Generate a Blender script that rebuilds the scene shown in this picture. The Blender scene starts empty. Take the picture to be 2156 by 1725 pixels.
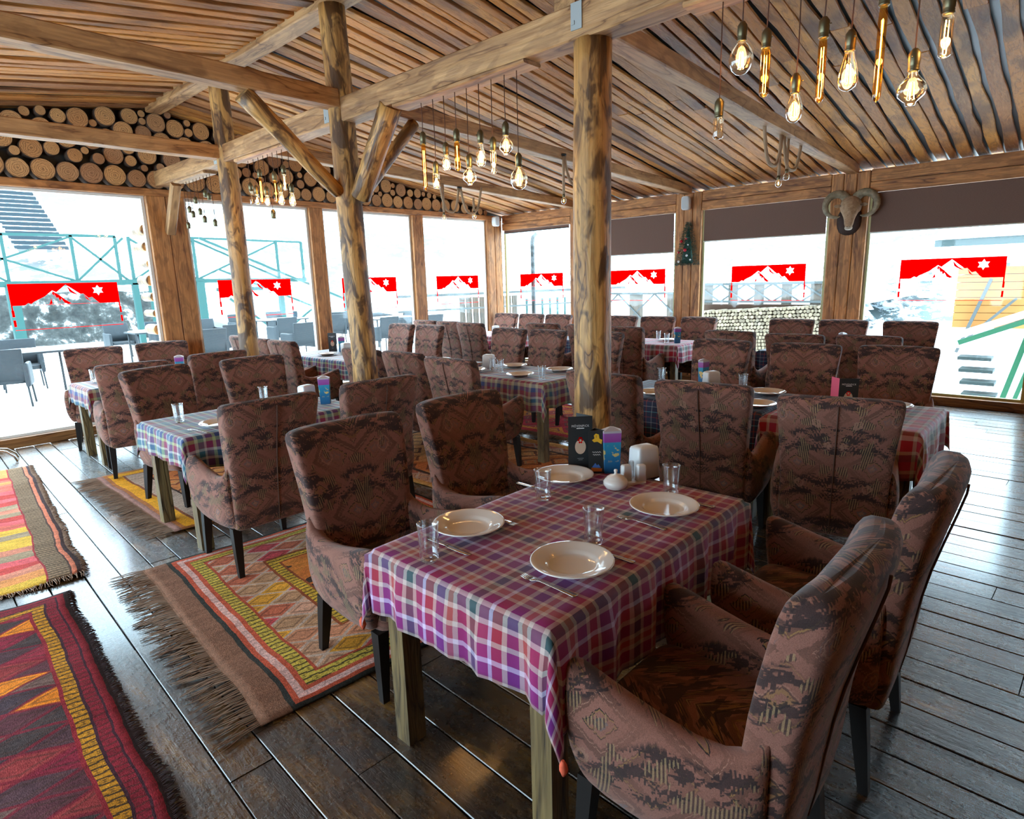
WORLD, SUN, EXPO = 6.2, 1.8, 0.85
import bpy, bmesh, math, random
from mathutils import Vector, Matrix, Euler, noise
PI = math.pi
SC = bpy.context.scene
COL = SC.collection
rnd = random.Random(7)

# ------------------------------------------------------------------ mesh builder
class MB:
    def __init__(s):
        s.v = []; s.f = []; s.m = []; s.uv = {}; s.sm = []
    def face(s, idx, mi=0, uv=None, sm=True):
        if uv: s.uv[len(s.f)] = uv
        s.f.append(tuple(idx)); s.m.append(mi); s.sm.append(sm)
    def add(s, pts):
        b = len(s.v); s.v += [tuple(p) for p in pts]; return b
    def box(s, c, d, M=None, mi=0, taper=1.0):
        x, y, z = d[0]/2, d[1]/2, d[2]/2
        P = [Vector((sx*x*(taper if sz < 0 else 1), sy*y*(taper if sz < 0 else 1), sz*z)) for sz in (-1, 1) for sx, sy in ((-1, -1), (1, -1), (1, 1), (-1, 1))]
        c = Vector(c)
        P = [((M @ p) if M else p) + c for p in P]
        b = s.add(P)
        for q in ((0, 3, 2, 1), (4, 5, 6, 7), (0, 1, 5, 4), (1, 2, 6, 5), (2, 3, 7, 6), (3, 0, 4, 7)):
            s.face([b+i for i in q], mi, sm=False)
        return s
    def loft(s, secs, mi=0, cap=True, closed=True, sm=True):
        n = len(secs[0]); bs = [s.add(k) for k in secs]
        for a, b in zip(bs, bs[1:]):
            for i in range(n if closed else n-1):
                j = (i+1) % n
                s.face((a+i, a+j, b+j, b+i), mi, sm=sm)
        if cap:
            s.face([bs[0]+i for i in reversed(range(n))], mi, sm=False)
            s.face([bs[-1]+i for i in range(n)], mi, sm=False)
        return s
    def tube(s, pts, r, n=8, mi=0, cap=True):
        pts = [Vector(p) for p in pts]
        rs = r if isinstance(r, (list, tuple)) else [r]*len(pts)
        secs = []; up = None
        for i, p in enumerate(pts):
            t = (pts[min(i+1, len(pts)-1)] - pts[max(i-1, 0)]).normalized()
            if up is None:
                up = Vector((0, 0, 1)) if abs(t.z) < .9 else Vector((1, 0, 0))
            a = t.cross(up)
            if a.length < 1e-5: a = t.orthogonal()
            a.normalize(); up = a.cross(t).normalized()
            secs.append([p + (a*math.cos(2*PI*k/n) + up*math.sin(2*PI*k/n))*rs[i] for k in range(n)])
        return s.loft(secs, mi, cap)
    def lathe(s, prof, n=24, c=(0, 0, 0), mi=0):
        c = Vector(c)
        bs = []
        for r, z in prof:
            bs.append(s.add([c + Vector((r*math.cos(2*PI*k/n), r*math.sin(2*PI*k/n), z)) for k in range(n)]))
        for a, b in zip(bs, bs[1:]):
            for i in range(n):
                j = (i+1) % n
                s.face((a+i, a+j, b+j, b+i), mi)
        return s
    def prism(s, poly, y0, y1, mi=0):
        """poly in (x,z), extruded along y"""
        n = len(poly)
        a = s.add([(x, y0, z) for x, z in poly]); b = s.add([(x, y1, z) for x, z in poly])
        s.face([a+i for i in range(n)], mi, sm=False); s.face([b+i for i in reversed(range(n))], mi, sm=False)
        for i in range(n):
            j = (i+1) % n
            s.face((a+j, a+i, b+i, b+j), mi, sm=False)
        return s
    def build(s, name, mats, parent=None, loc=None, rot=None, smooth=True, kind=None, label=None, recalc=True):
        me = bpy.data.meshes.new(name)
        me.from_pydata(s.v, [], s.f)
        if not isinstance(mats, (list, tuple)): mats = [mats]
        for m in mats: me.materials.append(m)
        me.polygons.foreach_set('material_index', s.m)
        me.polygons.foreach_set('use_smooth', [bool(smooth and x) for x in s.sm])
        if s.uv:
            ul = me.uv_layers.new(name='UVMap')
            for pi, uvs in s.uv.items():
                p = me.polygons[pi]
                for k, li in enumerate(p.loop_indices): ul.data[li].uv = uvs[k]
        if recalc:
            bm = bmesh.new(); bm.from_mesh(me)
            bmesh.ops.recalc_face_normals(bm, faces=bm.faces)
            bm.to_mesh(me); bm.free()
        me.update()
        o = bpy.data.objects.new(name, me); COL.objects.link(o)
        if parent: o.parent = parent
        if loc is not None: o.location = loc
        if rot is not None: o.rotation_euler = rot
        if kind: o['kind'] = kind
        if label: o['label'] = label
        return o

def tag(o, label=None, cat=None, group=None, kind=None):
    if label: o['label'] = label
    if cat: o['category'] = cat
    if group: o['group'] = group
    if kind: o['kind'] = kind
    return o
def thing(name, label, cat, loc=(0, 0, 0), rz=0, group=None):
    o = bpy.data.objects.new(name, None); COL.objects.link(o)
    o.empty_display_size = .1
    o.location = loc; o.rotation_euler = (0, 0, rz)
    return tag(o, label, cat, group)
def dup(root, loc, rz=0, label=None, group=None, scale=None):
    r = root.copy(); COL.objects.link(r); r.location = loc; r.rotation_euler = (0, 0, rz)
    if scale: r.scale = scale
    if label: r['label'] = label
    if group: r['group'] = group
    for ch in list(root.children):
        c = ch.copy(); COL.objects.link(c); c.parent = r
        for g in list(ch.children):
            d = g.copy(); COL.objects.link(d); d.parent = c
    return r
def place(o, loc, rz=0, label=None, group=None):
    o.location = loc; o.rotation_euler = (0, 0, rz)
    if label: o['label'] = label
    if group: o['group'] = group
    return o
def structure(o): o['kind'] = 'structure'; return o
def sell(hw, hh, n=20, e=4.0, cx=0, cz=0):
    out = []
    for k in range(n):
        a = 2*PI*(k+.5)/n; c, d = math.cos(a), math.sin(a)
        out.append((cx + hw*math.copysign(abs(c)**(2/e), c), cz + hh*math.copysign(abs(d)**(2/e), d)))
    return out
def frame(p0, p1, up=(0, 0, 1)):
    p0, p1 = Vector(p0), Vector(p1); z = (p1-p0).normalized(); up = Vector(up)
    if abs(z.dot(up)) > .95: up = Vector((1, 0, 0))
    x = up.cross(z).normalized(); y = z.cross(x)
    M = Matrix((x, y, z)).transposed().to_4x4(); M.translation = p0
    return M, (p1-p0).length

# ------------------------------------------------------------------ materials
class G:
    def __init__(s, name):
        s.m = bpy.data.materials.new(name); s.m.use_nodes = True
        s.t = s.m.node_tree; s.t.nodes.clear()
        s.out = s.t.nodes.new('ShaderNodeOutputMaterial')
    def n(s, typ, ins=None, **pr):
        nd = s.t.nodes.new('ShaderNode'+typ)
        for k, v in pr.items(): setattr(nd, k, v)
        for k, v in (ins or {}).items():
            so = nd.inputs[k]
            if isinstance(v, bpy.types.NodeSocket): s.t.links.new(v, so)
            else:
                if hasattr(so, 'default_value') and not isinstance(so.default_value, (int, float)) and isinstance(v, (tuple, list)):
                    L = len(so.default_value); v = tuple(v)
                    if len(v) < L: v = v + (1.0,)*(L-len(v))
                    v = v[:L]
                so.default_value = v
        return nd
    def obj(s): return s.n('TexCoord').outputs['Object']
    def uvc(s): return s.n('TexCoord').outputs['UV']
    def rand(s): return s.n('ObjectInfo').outputs['Random']
    def island(s): return s.n('NewGeometry').outputs['Random Per Island']
    def M(s, op, a, b=0.0, c=0.0, clamp=False):
        nd = s.n('Math', {0: a, 1: b, 2: c}, operation=op); nd.use_clamp = clamp; return nd.outputs[0]
    def V(s, op, a, b=(0, 0, 0)):
        nd = s.n('VectorMath', {0: a, 1: b}, operation=op); return nd.outputs[0]
    def sep(s, v):
        nd = s.n('SeparateXYZ', {0: v}); return nd.outputs
    def comb(s, x=0.0, y=0.0, z=0.0): return s.n('CombineXYZ', {0: x, 1: y, 2: z}).outputs[0]
    def scale(s, v, k, off=None):
        r = s.V('MULTIPLY', v, k)
        return s.V('ADD', r, off) if off is not None else r
    def noise(s, v, sc=5.0, det=3.0, rough=.55, dist=0.0, o='Fac'):
        nd = s.n('TexNoise', {'Vector': v, 'Scale': sc, 'Detail': det, 'Roughness': rough, 'Distortion': dist}); return nd.outputs[0 if o == 'Fac' else 1]
    def vor(s, v, sc=5.0, feat='F1', o='Distance', rd=1.0):
        nd = s.n('TexVoronoi', {'Vector': v, 'Scale': sc, 'Randomness': rd}, feature=feat); return nd.outputs[o]
    def ramp(s, f, stops, interp='LINEAR'):
        nd = s.n('ValToRGB', {0: f}); cr = nd.color_ramp; cr.interpolation = interp
        while len(cr.elements) > 1: cr.elements.remove(cr.elements[-1])
        for i, (p, c) in enumerate(stops):
            if isinstance(c, (int, float)): c = (c, c, c)
            e = cr.elements[0] if i == 0 else cr.elements.new(p)
            e.position = p; e.color = (*c[:3], 1)
        return nd.outputs[0]
    def mix(s, f, a, b, mode='MIX'):
        nd = s.n('Mix', data_type='RGBA', blend_type=mode)
        for k, v in ((0, f), (6, a), (7, b)):
            so = nd.inputs[k]
            if isinstance(v, bpy.types.NodeSocket): s.t.links.new(v, so)
            elif k == 0: so.default_value = v
            else: so.default_value = (*v[:3], 1)
        return nd.outputs[2]
    def bump(s, h, st=.3, d=.01):
        return s.n('Bump', {'Height': h, 'Strength': st, 'Distance': d}).outputs[0]
    def pbr(s, col, rough=.6, bump=None, **k):
        ins = {'Base Color': col, 'Roughness': rough}
        if bump is not None: ins['Normal'] = bump
        ins.update(k)
        p = s.n('BsdfPrincipled', ins); s.t.links.new(p.outputs[0], s.out.inputs[0]); return s.m
    def surf(s, sh): s.t.links.new(sh, s.out.inputs[0]); return s.m

def flat(name, col, rough=.6, **k): return G(name).pbr(col, rough, None, **k)

def wood(name, light, mid, dark, k=9.0, sc=1.0, contrast=1.0, rough=.6, streak=.5, xy=7, zz=.9, patch=.0):
    g = G(name)
    r = g.rand()
    off = g.comb(g.M('MULTIPLY', r, 31.0), g.M('MULTIPLY', r, 17.0), g.M('MULTIPLY', r, 53.0))
    v = g.scale(g.obj(), (xy*sc, xy*sc, zz*sc), off)
    n1 = g.noise(v, 1.3, 3, .5, .9)
    rings = g.M('PINGPONG', g.M('MULTIPLY', n1, k), 1.0)
    c = g.ramp(rings, [(0, dark), (.16*contrast, mid), (.6, light), (1, light)])
    n2 = g.noise(g.scale(g.obj(), (30, 30, 1.2), off), 1.5, 4, .65)
    c = g.mix(g.ramp(n2, [(.42, 0.0), (.6, streak)]), c, dark)
    n3 = g.noise(g.scale(g.obj(), (2.2, 2.2, .8), off), 1.0, 2, .5)
    c = g.mix(g.ramp(n3, [(.5, 0.0), (.75, .55)]), c, mid)
    if patch:
        n4 = g.noise(g.scale(g.obj(), (7, 7, 2.6), off), 1.4, 3, .55, 1.2)
        c = g.mix(g.ramp(n4, [(.47, 0.0), (.58, patch)]), c, dark)
    kn = g.vor(g.scale(g.obj(), (5, 5, 1.7), off), 1.0)
    c = g.mix(g.ramp(kn, [(.0, .9), (.09, .5), (.14, 0.0)]), c, dark)
    h = g.M('ADD', g.M('MULTIPLY', rings, .6), n2)
    return g.pbr(c, rough, g.bump(h, .35, .012))

M = {}
M['beam'] = wood('beam_wood', (.56, .315, .135), (.40, .205, .08), (.15, .065, .025), 5, .8, .6, .6, .35, 6, 1.0, .35)
M['log'] = wood('peeled_log', (.64, .345, .105), (.38, .175, .048), (.075, .032, .012), 6, 1.0, .8, .5, .45, 7, 2.0, .9)
M['post'] = wood('stained_post', (.62, .27, .085), (.42, .165, .048), (.13, .048, .018), 6, .9, .8, .6, .5, 7, 1.0, .4)
M['leg'] = wood('table_leg_wood', (.22, .15, .06), (.13, .085, .035), (.03, .02, .01), 8, 1.6, 1.0, .5)
M['sill'] = wood('sill_wood', (.36, .17, .06), (.25, .10, .03), (.08, .03, .01), 8, .8, .8, .45)
M['dark'] = flat('chair_leg_dark', (.010, .007, .006), .5, **{'Specular IOR Level': .3})

def slat_mat():
    g = G('ceiling_slats')
    i = g.island(); off = g.comb(g.M('MULTIPLY', i, 91.0), g.M('MULTIPLY', i, 37.0), 0.0)
    v = g.scale(g.obj(), (1.0, 9, 9), off)
    n = g.noise(v, 1.6, 4, .6, .7)
    base = g.ramp(i, [(0, (.40, .145, .022)), (.2, (.64, .25, .04)), (.4, (.24, .08, .02)), (.6, (.52, .19, .028)), (.8, (.72, .32, .06)), (1, (.16, .06, .022))], 'LINEAR')
    rings = g.M('PINGPONG', g.M('MULTIPLY', n, 9.0), 1.0)
    c = g.mix(g.ramp(rings, [(0, .55), (.3, .12), (1, 0.0)]), base, (.14, .05, .015))
    n2 = g.noise(g.scale(g.obj(), (1.4, 40, 40), off), 1.5, 4, .7)
    c = g.mix(g.ramp(n2, [(.45, 0.0), (.7, .4)]), c, (.68, .33, .10))
    st = g.noise(g.scale(g.obj(), (1.2, 3, 3), off), 1.0, 3)
    c = g.mix(g.ramp(st, [(.50, 0.0), (.68, .8)]), c, (.11, .045, .02))
    return g.pbr(c, .6, g.bump(g.M('ADD', rings, n2), .3, .01))
M['slat'] = slat_mat()
M['void'] = flat('roof_membrane', (.03, .04, .045), .4)

def floor_mat():
    g = G('wet_floor_boards')
    i = g.island(); off = g.comb(g.M('MULTIPLY', i, 70.0), g.M('MULTIPLY', i, 33.0), 0.0)
    o = g.obj()
    v = g.scale(o, (8, .9, 1), off)
    n = g.noise(v, 1.8, 5, .62, .5)
    blot = g.noise(g.scale(o, (1, .6, 1), off), 2.6, 5, .7)
    c = g.ramp(n, [(.25, (.018, .011, .007)), (.45, (.07, .036, .015)), (.58, (.19, .088, .022)), (.72, (.36, .18, .035)), (.9, (.40, .26, .11))])
    c = g.mix(g.ramp(blot, [(.40, 0.0), (.56, .9)]), c, (.012, .011, .012))
    c = g.mix(g.ramp(g.noise(o, 1.1, 3, .5), [(.52, 0.0), (.70, .55)]), c, (.22, .10, .022))
    tone = g.ramp(i, [(0, .45), (1, 1.3)])
    c = g.mix(1.0, c, tone, 'MULTIPLY')
    nail = g.vor(g.scale(o, (7, 2.2, 1)), 1.0)
    c = g.mix(g.ramp(nail, [(.0, 1.0), (.03, 0.0)]), c, (.005, .005, .005))
    fine = g.noise(g.scale(o, (75, 4, 1), off), 1.0, 5, .75)
    rip = g.noise(g.scale(o, (16, 3.5, 1), off), 1.2, 4, .65)
    sp = g.noise(g.scale(o, (1.6, 1.0, 1)), 26, 5, .75)
    rg = g.ramp(g.M('ADD', g.M('MULTIPLY', blot, .6), g.M('MULTIPLY', sp, .4)), [(.36, .16), (.5, .27), (.66, .5)])
    h = g.M('ADD', g.M('ADD', g.M('MULTIPLY', fine, .6), rip), g.M('MULTIPLY', sp, .7))
    return g.pbr(c, rg, g.bump(h, .65, .013), **{'Specular IOR Level': .6, 'Coat Weight': .85, 'Coat IOR': 1.65, 'Coat Roughness': .17})
M['floor'] = floor_mat()

def fabric():
    g = G('tapestry_upholstery')
    x, y, z = g.sep(g.obj())[0:3]
    a = g.M('ADD', g.M('ABSOLUTE', x), g.M('MULTIPLY', y, .95))
    b = g.M('ADD', z, g.M('MULTIPLY', y, .30))
    row = g.M('FLOOR', g.M('MULTIPLY', b, 170.0))
    wn = g.n('TexWhiteNoise', {'W': row}, noise_dimensions='1D').outputs['Value']
    col = g.M('FLOOR', g.M('MULTIPLY', a, 200.0))
    wn2 = g.n('TexWhiteNoise', {'W': col}, noise_dimensions='1D').outputs['Value']
    j1 = g.M('MULTIPLY', g.M('SUBTRACT', wn, .5), .05); j2 = g.M('MULTIPLY', g.M('SUBTRACT', wn2, .5), .02)
    aj = g.M('ADD', a, j1); bj = g.M('ADD', b, j2)
    P, Q = .29, .235
    def lat(A, B, P, Q):
        fa = g.M('ABSOLUTE', g.M('SUBTRACT', g.M('FRACT', g.M('DIVIDE', A, P)), .5))
        fb = g.M('ABSOLUTE', g.M('SUBTRACT', g.M('FRACT', g.M('DIVIDE', B, Q)), .5))
        return fa, fb
    fa, fb = lat(a, g.M('ADD', b, g.M('MULTIPLY', j2, .5)), P, Q)
    d = g.M('ADD', fa, fb)
    v2 = g.comb(a, b, 0.0)
    rose, brn, tan, gry, drk, lgt = (.255, .108, .078), (.150, .064, .045), (.26, .14, .052), (.15, .12, .12), (.020, .014, .016), (.33, .165, .115)
    base = g.ramp(d, [(0, lgt), (.05, gry), (.08, rose), (.15, tan), (.165, drk), (.18, rose), (.30, brn), (.34, lgt), (.355, brn), (.45, rose), (.60, brn), (.62, tan), (.64, brn), (.74, rose), (.84, lgt), (.86, drk), (.89, tan), (.94, rose)], 'CONSTANT')
    big = g.noise(v2, 5.0, 2, .5)
    base = g.mix(g.ramp(big, [(.42, 0.0), (.6, .75)]), base, (.235, .098, .068))
    # jagged dark ikat bands lying between the diamonds
    v3 = g.comb(aj, g.M('MULTIPLY', bj, 2.3), 0.0)
    dk = g.noise(v3, 10.0, 2, .6, .2)
    zone = g.ramp(g.M('ADD', fb, g.M('MULTIPLY', fa, .35)), [(.27, 0.0), (.33, 1.0)])
    dm = g.M('MULTIPLY', g.ramp(dk, [(.50, 0.0), (.53, 1.0)]), zone)
    c = g.mix(g.M('MULTIPLY', dm, .85), base, drk)
    # hatched bars in tan and black
    hb = g.ramp(g.M('FRACT', g.M('MULTIPLY', a, 95.0)), [(0, 0.0), (.5, 1.0)], 'CONSTANT')
    hm = g.ramp(g.noise(g.comb(g.M('ADD', a, 7.0), bj, 0.0), 13.0, 1, .5), [(.60, 0.0), (.605, 1.0)])
    c = g.mix(g.M('MULTIPLY', g.M('MULTIPLY', hb, hm), .7), c, (.30, .20, .10))
    c = g.mix(g.M('MULTIPLY', g.M('MULTIPLY', g.M('SUBTRACT', 1.0, hb), hm), .7), c, drk)
    # flowers with petal rings
    vr = g.vor(v2, 6.4, 'F1', 'Distance', .55)
    pet = g.M('ADD', vr, g.M('MULTIPLY', g.noise(v2, 60, 2, .6), .12))
    rg = g.M('ABSOLUTE', g.M('SUBTRACT', g.M('FRACT', g.M('MULTIPLY', pet, 8.5)), .5))
    rgn = g.ramp(vr, [(.25, 1.0), (.30, 0.0)])
    c = g.mix(g.M('MULTIPLY', g.M('MULTIPLY', g.ramp(rg, [(.10, 1.0), (.16, 0.0)]), rgn), .8), c, lgt)
    c = g.mix(g.M('MULTIPLY', g.M('MULTIPLY', g.ramp(rg, [(.40, 0.0), (.44, 1.0)]), rgn), .75), c, gry)
    wv = g.noise(g.obj(), 420, 2, .7)
    c = g.mix(1.0, c, g.ramp(wv, [(.3, .7), (.7, 1.25)]), 'MULTIPLY')
    return g.pbr(c, .9, g.bump(wv, .35, .002), **{'Sheen Weight': .18, 'Sheen Roughness': .5, 'Specular IOR Level': .25})
M['fabric'] = fabric()
M['piping'] = flat('dark_piping', (.10, .05, .035), .8)

def plaid(name, us, vs, pu, pv):
    g = G(name)
    u, v = g.sep(g.uvc())[0:2]
    def st(c, pal, per):
        f = g.M('FRACT', g.M('ADD', g.M('DIVIDE', c, per), 100.0))
        tot = sum(w for _, w in pal); p = 0; stops = []
        for colr, w in pal: stops.append((p/tot, colr)); p += w
        return g.ramp(f, stops, 'CONSTANT')
    a = st(u, us, pu); b = st(v, vs, pv)
    chk = g.ramp(g.M('FRACT', g.M('MULTIPLY', g.M('ADD', u, v), 520.0)), [(0, .38), (.5, .62)], 'CONSTANT')
    c = g.mix(chk, a, b)
    w = g.noise(g.comb(u, v, 0.0), 700, 2, .6)
    c = g.mix(1.0, c, g.ramp(w, [(.3, .82), (.7, 1.15)]), 'MULTIPLY')
    return g.pbr(c, .68, g.bump(w, .25, .0015), **{'Sheen Weight': .22, 'Sheen Roughness': .35, 'Specular IOR Level': .4})
mag, red, pur, org, tea, bei, pal = (.28, .008, .12), (.34, .006, .03), (.15, .010, .17), (.46, .11, .08), (.02, .06, .07), (.58, .45, .42), (.62, .50, .76)
M['cloth_purple'] = plaid('plaid_purple',
    [(pur, 3), (pal, 1.3), (mag, 3), (bei, 1.2), (red, 3), (bei, 1.1), (tea, 2.6), (bei, 1.0), (mag, 3), (bei, 1.1), (org, 1.8), (bei, 1), (pur, 3), (bei, 1.2), (red, 2.4), (bei, 1)],
    [(pur, 3.0), (bei, 1.3), (red, 3.0), (pal, 1.2), (mag, 3), (bei, 1.2), (tea, 2.4), (bei, 1.2), (mag, 3), (bei, 1.2), (org, 1.6), (bei, 1.2)], .42, .29)
M['cloth_blue'] = plaid('plaid_blue',
    [((.02, .05, .16), 3), ((.5, .5, .48), 1.2), ((.26, .02, .06), 3), ((.45, .5, .40), 1.5), ((.03, .14, .19), 2.6), ((.5, .5, .48), 1.1), ((.18, .03, .10), 3), ((.35, .42, .2), 1.4)],
    [((.03, .14, .2), 2.6), ((.5, .5, .5), 1.2), ((.26, .02, .07), 3), ((.3, .36, .15), 1.6), ((.02, .04, .16), 3), ((.5, .5, .48), 1.2)], .225, .18)
M['cloth_multi'] = plaid('plaid_multi',
    [((.04, .06, .20), 2.2), ((.46, .42, .30), 2), ((.24, .03, .05), 3), ((.40, .40, .25), 1.6), ((.03, .15, .19), 2), ((.5, .46, .4), 1.2), ((.24, .03, .05), 2.4)],
    [((.25, .03, .06), 2.6), ((.44, .40, .28), 1.6), ((.05, .08, .2), 2.4), ((.42, .42, .3), 1.6), ((.22, .04, .08), 2), ((.3, .34, .15), 1.4)], .24, .21)
M['cloth_navy'] = plaid('plaid_navy',
    [((.012, .02, .07), 3), ((.30, .33, .40), .5), ((.012, .03, .09), 3), ((.25, .04, .05), .6), ((.01, .02, .06), 3), ((.1, .4, .5), .5)],
    [((.012, .02, .07), 3), ((.30, .33, .40), .5), ((.012, .03, .09), 3), ((.25, .04, .05), .7)], .12, .10)
M['cloth_red'] = plaid('plaid_red',
    [((.42, .01, .03), 3), ((.55, .5, .5), 1.4), ((.10, .10, .10), 2.2), ((.5, .46, .44), 1.0), ((.40, .03, .12), 2.6), ((.12, .06, .16), 2), ((.55, .5, .5), 1)],
    [((.42, .01, .03), 3), ((.55, .5, .5), 1.5), ((.06, .14, .12), 2), ((.5, .46, .44), 1.0), ((.40, .03, .10), 2.4), ((.55, .5, .5), 1)], .26, .20)

M['ceramic'] = flat('white_ceramic', (.80, .76, .71), .10, **{'Coat Weight': .5, 'Coat Roughness': .05})
M['white_plastic'] = flat('white_plastic', (.72, .75, .76), .35)
M['steel'] = flat('cutlery_steel', (.62, .60, .56), .22, Metallic=1.0)
M['chrome'] = flat('chrome_tube', (.7, .7, .7), .12, Metallic=1.0)
M['brass'] = flat('aged_brass', (.16, .14, .08), .4, Metallic=.85)
M['cord'] = flat('braided_cord', (.09, .035, .018), .8)
M['black'] = flat('black_card', (.018, .022, .024), .45)
M['paperw'] = flat('white_print', (.8, .8, .78), .5)
M['pink'] = flat('pink_card', (.75, .08, .17), .5)
M['yellow'] = flat('yellow_print', (.75, .42, .02), .5)
M['orangep'] = flat('orange_print', (.75, .20, .03), .5)
M['bluep'] = flat('blue_print', (.05, .14, .40), .5)
M['cream'] = flat('cream_print', (.62, .42, .30), .5)
def carton():
    g = G('sweet_carton'); z = g.sep(g.obj())[2]
    c = g.ramp(g.M('DIVIDE', z, .17), [(0, (.01, .10, .26)), (.35, (.01, .16, .34)), (.72, (.02, .26, .42)), (.74, (.28, .04, .28)), (.93, (.32, .10, .36)), (.95, (.45, .42, .45))], 'LINEAR')
    n = g.noise(g.obj(), 45, 2, .5)
    zz = g.M('DIVIDE', z, .17)
    c = g.mix(g.M('MULTIPLY', g.ramp(n, [(.56, 0.0), (.6, 1.0)]), g.ramp(zz, [(.25, 0.0), (.35, 1.0), (.6, 1.0), (.68, 0.0)])), c, (.62, .45, .15))
    return g.pbr(c, .4)
M['carton'] = carton()
def glassm(name, tint=(1, 1, 1), k=.10, edge=.5):
    g = G(name)
    lw = g.n('LayerWeight', {'Blend': .45}).outputs['Facing']
    tr = g.n('BsdfTransparent', {'Color': tint}).outputs[0]
    gl = g.n('BsdfGlossy', {'Color': (1, 1, 1), 'Roughness': .03}).outputs[0]
    f = g.M('ADD', g.M('MULTIPLY', g.M('POWER', lw, 2.2), edge), k*.6, clamp=True)
    return g.surf(g.n('MixShader', {0: f, 1: tr, 2: gl}).outputs[0])
M['glass'] = glassm('drinking_glass', (.96, .98, .99), .22, .9)
M['bulb_glass'] = glassm('clear_bulb_glass', (1, .92, .78), .10, 1.2)
M['bulb_amber'] = glassm('glow_tinted_bulb_glass', (1, .66, .22), .06, .5)  # amber tint stands in for the filament glow filling the tube
M['pane'] = glassm('window_pane', (.96, .985, .99), .03, .35)
def emis(name, col, st):
    g = G(name); return g.surf(g.n('Emission', {'Color': col, 'Strength': st}).outputs[0])
M['filament'] = emis('filament_glow', (1, .50, .13), 26)
M['filament_off'] = flat('filament_cold', (.3, .28, .25), .4)

def sticker():
    g = G('red_window_sticker')
    d = g.n('BsdfDiffuse', {'Color': (.80, .0, .0)}).outputs[0]
    t = g.n('BsdfTranslucent', {'Color': (.95, .0, .0)}).outputs[0]
    return g.surf(g.n('MixShader', {0: .62, 1: d, 2: t}).outputs[0])
M['sticker'] = sticker()
def stickw():
    g = G('white_window_sticker')
    d = g.n('BsdfDiffuse', {'Color': (.9, .9, .9)}).outputs[0]
    t = g.n('BsdfTranslucent', {'Color': (.9, .9, .9)}).outputs[0]
    return g.surf(g.n('MixShader', {0: .6, 1: d, 2: t}).outputs[0])
M['stickw'] = stickw()
def blind():
    g = G('brown_roller_blind')
    n = g.noise(g.scale(g.obj(), (1, 6, 40)), 12, 2, .6)
    c = g.ramp(n, [(.3, (.22, .135, .11)), (.7, (.28, .18, .145))])
    d = g.n('BsdfDiffuse', {'Color': c}).outputs[0]
    t = g.n('BsdfTranslucent', {'Color': (.05, .03, .025)}).outputs[0]
    return g.surf(g.n('MixShader', {0: .25, 1: d, 2: t}).outputs[0])
M['blind'] = blind()
M['green_edge'] = flat('greenish_frame', (.42, .44, .22), .5)
M['white_frame'] = flat('white_frame', (.75, .77, .74), .5)
def logend():
    g = G('log_end_grain')
    o = g.obj(); r = g.rand()
    n = g.noise(g.scale(o, (1, 1, 1), g.comb(g.M('MULTIPLY', r, 40.0), 0.0, g.M('MULTIPLY', r, 9.0))), 2.5, 3, .5)
    x, y, z = g.sep(o)[0:3]
    rad = g.M('SQRT', g.M('ADD', g.M('MULTIPLY', x, x), g.M('MULTIPLY', z, z)))
    rr = g.M('PINGPONG', g.M('MULTIPLY', g.M('ADD', rad, g.M('MULTIPLY', n, .5)), 11.0), 1.0)
    tone = g.ramp(r, [(0, (.55, .27, .10)), (.5, (.68, .38, .15)), (1, (.42, .21, .10))])
    c = g.mix(g.ramp(rr, [(0, .8), (.5, 0.0)]), tone, (.16, .065, .022))
    c = g.mix(g.ramp(rad, [(.0, .9), (.10, 0.0)]), c, (.10, .04, .02))
    c = g.mix(g.ramp(rad, [(.90, 0.0), (.96, .8)]), c, (.08, .045, .03))
    return g.pbr(c, .75, g.bump(rr, .2, .01))
M['log_end'] = logend()
M['bark'] = flat('bark', (.075, .04, .025), .9)
def firewood():
    g = G('firewood_end'); r = g.rand()
    c = g.ramp(r, [(0, (.17, .125, .075)), (.5, (.24, .185, .12)), (1, (.11, .08, .05))])
    return g.pbr(c, .8)
M['firewood'] = firewood()
def snow(name='snow', patch=0.0, dark=(.07, .09, .09)):
    g = G(name); o = g.obj()
    n = g.noise(o, .55, 6, .65)
    c = g.ramp(n, [(0, (.84, .87, .9)), (1, (.92, .93, .95))])
    if patch:
        n2 = g.noise(g.scale(o, (1, 1, 2.2)), .9, 6, .72)
        c = g.mix(g.ramp(n2, [(1-patch-.03, 0.0), (1-patch+.02, .9)]), c, dark)
    return g.pbr(c, .85)
M['snow'] = snow(); M['snow_rock'] = snow('snow_with_rocks', .50, (.02, .026, .028)); M['snow_trees'] = snow('snow_with_trees', .50, (.012, .04, .038))
def rock():
    g = G('rock_wall'); o = g.obj()
    c = g.ramp(g.noise(o, 2.2, 7, .7), [(.36, (.008, .01, .01)), (.50, (.03, .033, .03)), (.57, (.08, .08, .075)), (.64, (.6, .62, .65))])
    return g.pbr(c, .9)
M['rock'] = rock()
M['teal'] = flat('teal_paint', (.0015, .05, .045), .6)
M['teal_dark'] = flat('dark_teal_steps', (.002, .016, .026), .6)
M['green'] = flat('green_paint', (.004, .085, .035), .6)
M['whitep'] = flat('white_paint', (.8, .82, .82), .6)
M['greyroof'] = flat('grey_green_roof', (.018, .032, .030), .7)
M['rail_out'] = flat('weathered_rail', (.045, .052, .052), .6)
M['orange_wood'] = flat('orange_cladding', (.30, .115, .018), .7)
M['panel_wood'] = wood('weathered_panels', (.09, .066, .048), (.07, .05, .036), (.04, .03, .02), 5, .8)
M['grey_metal'] = flat('galvanised_rail', (.35, .38, .38), .5)
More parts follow.
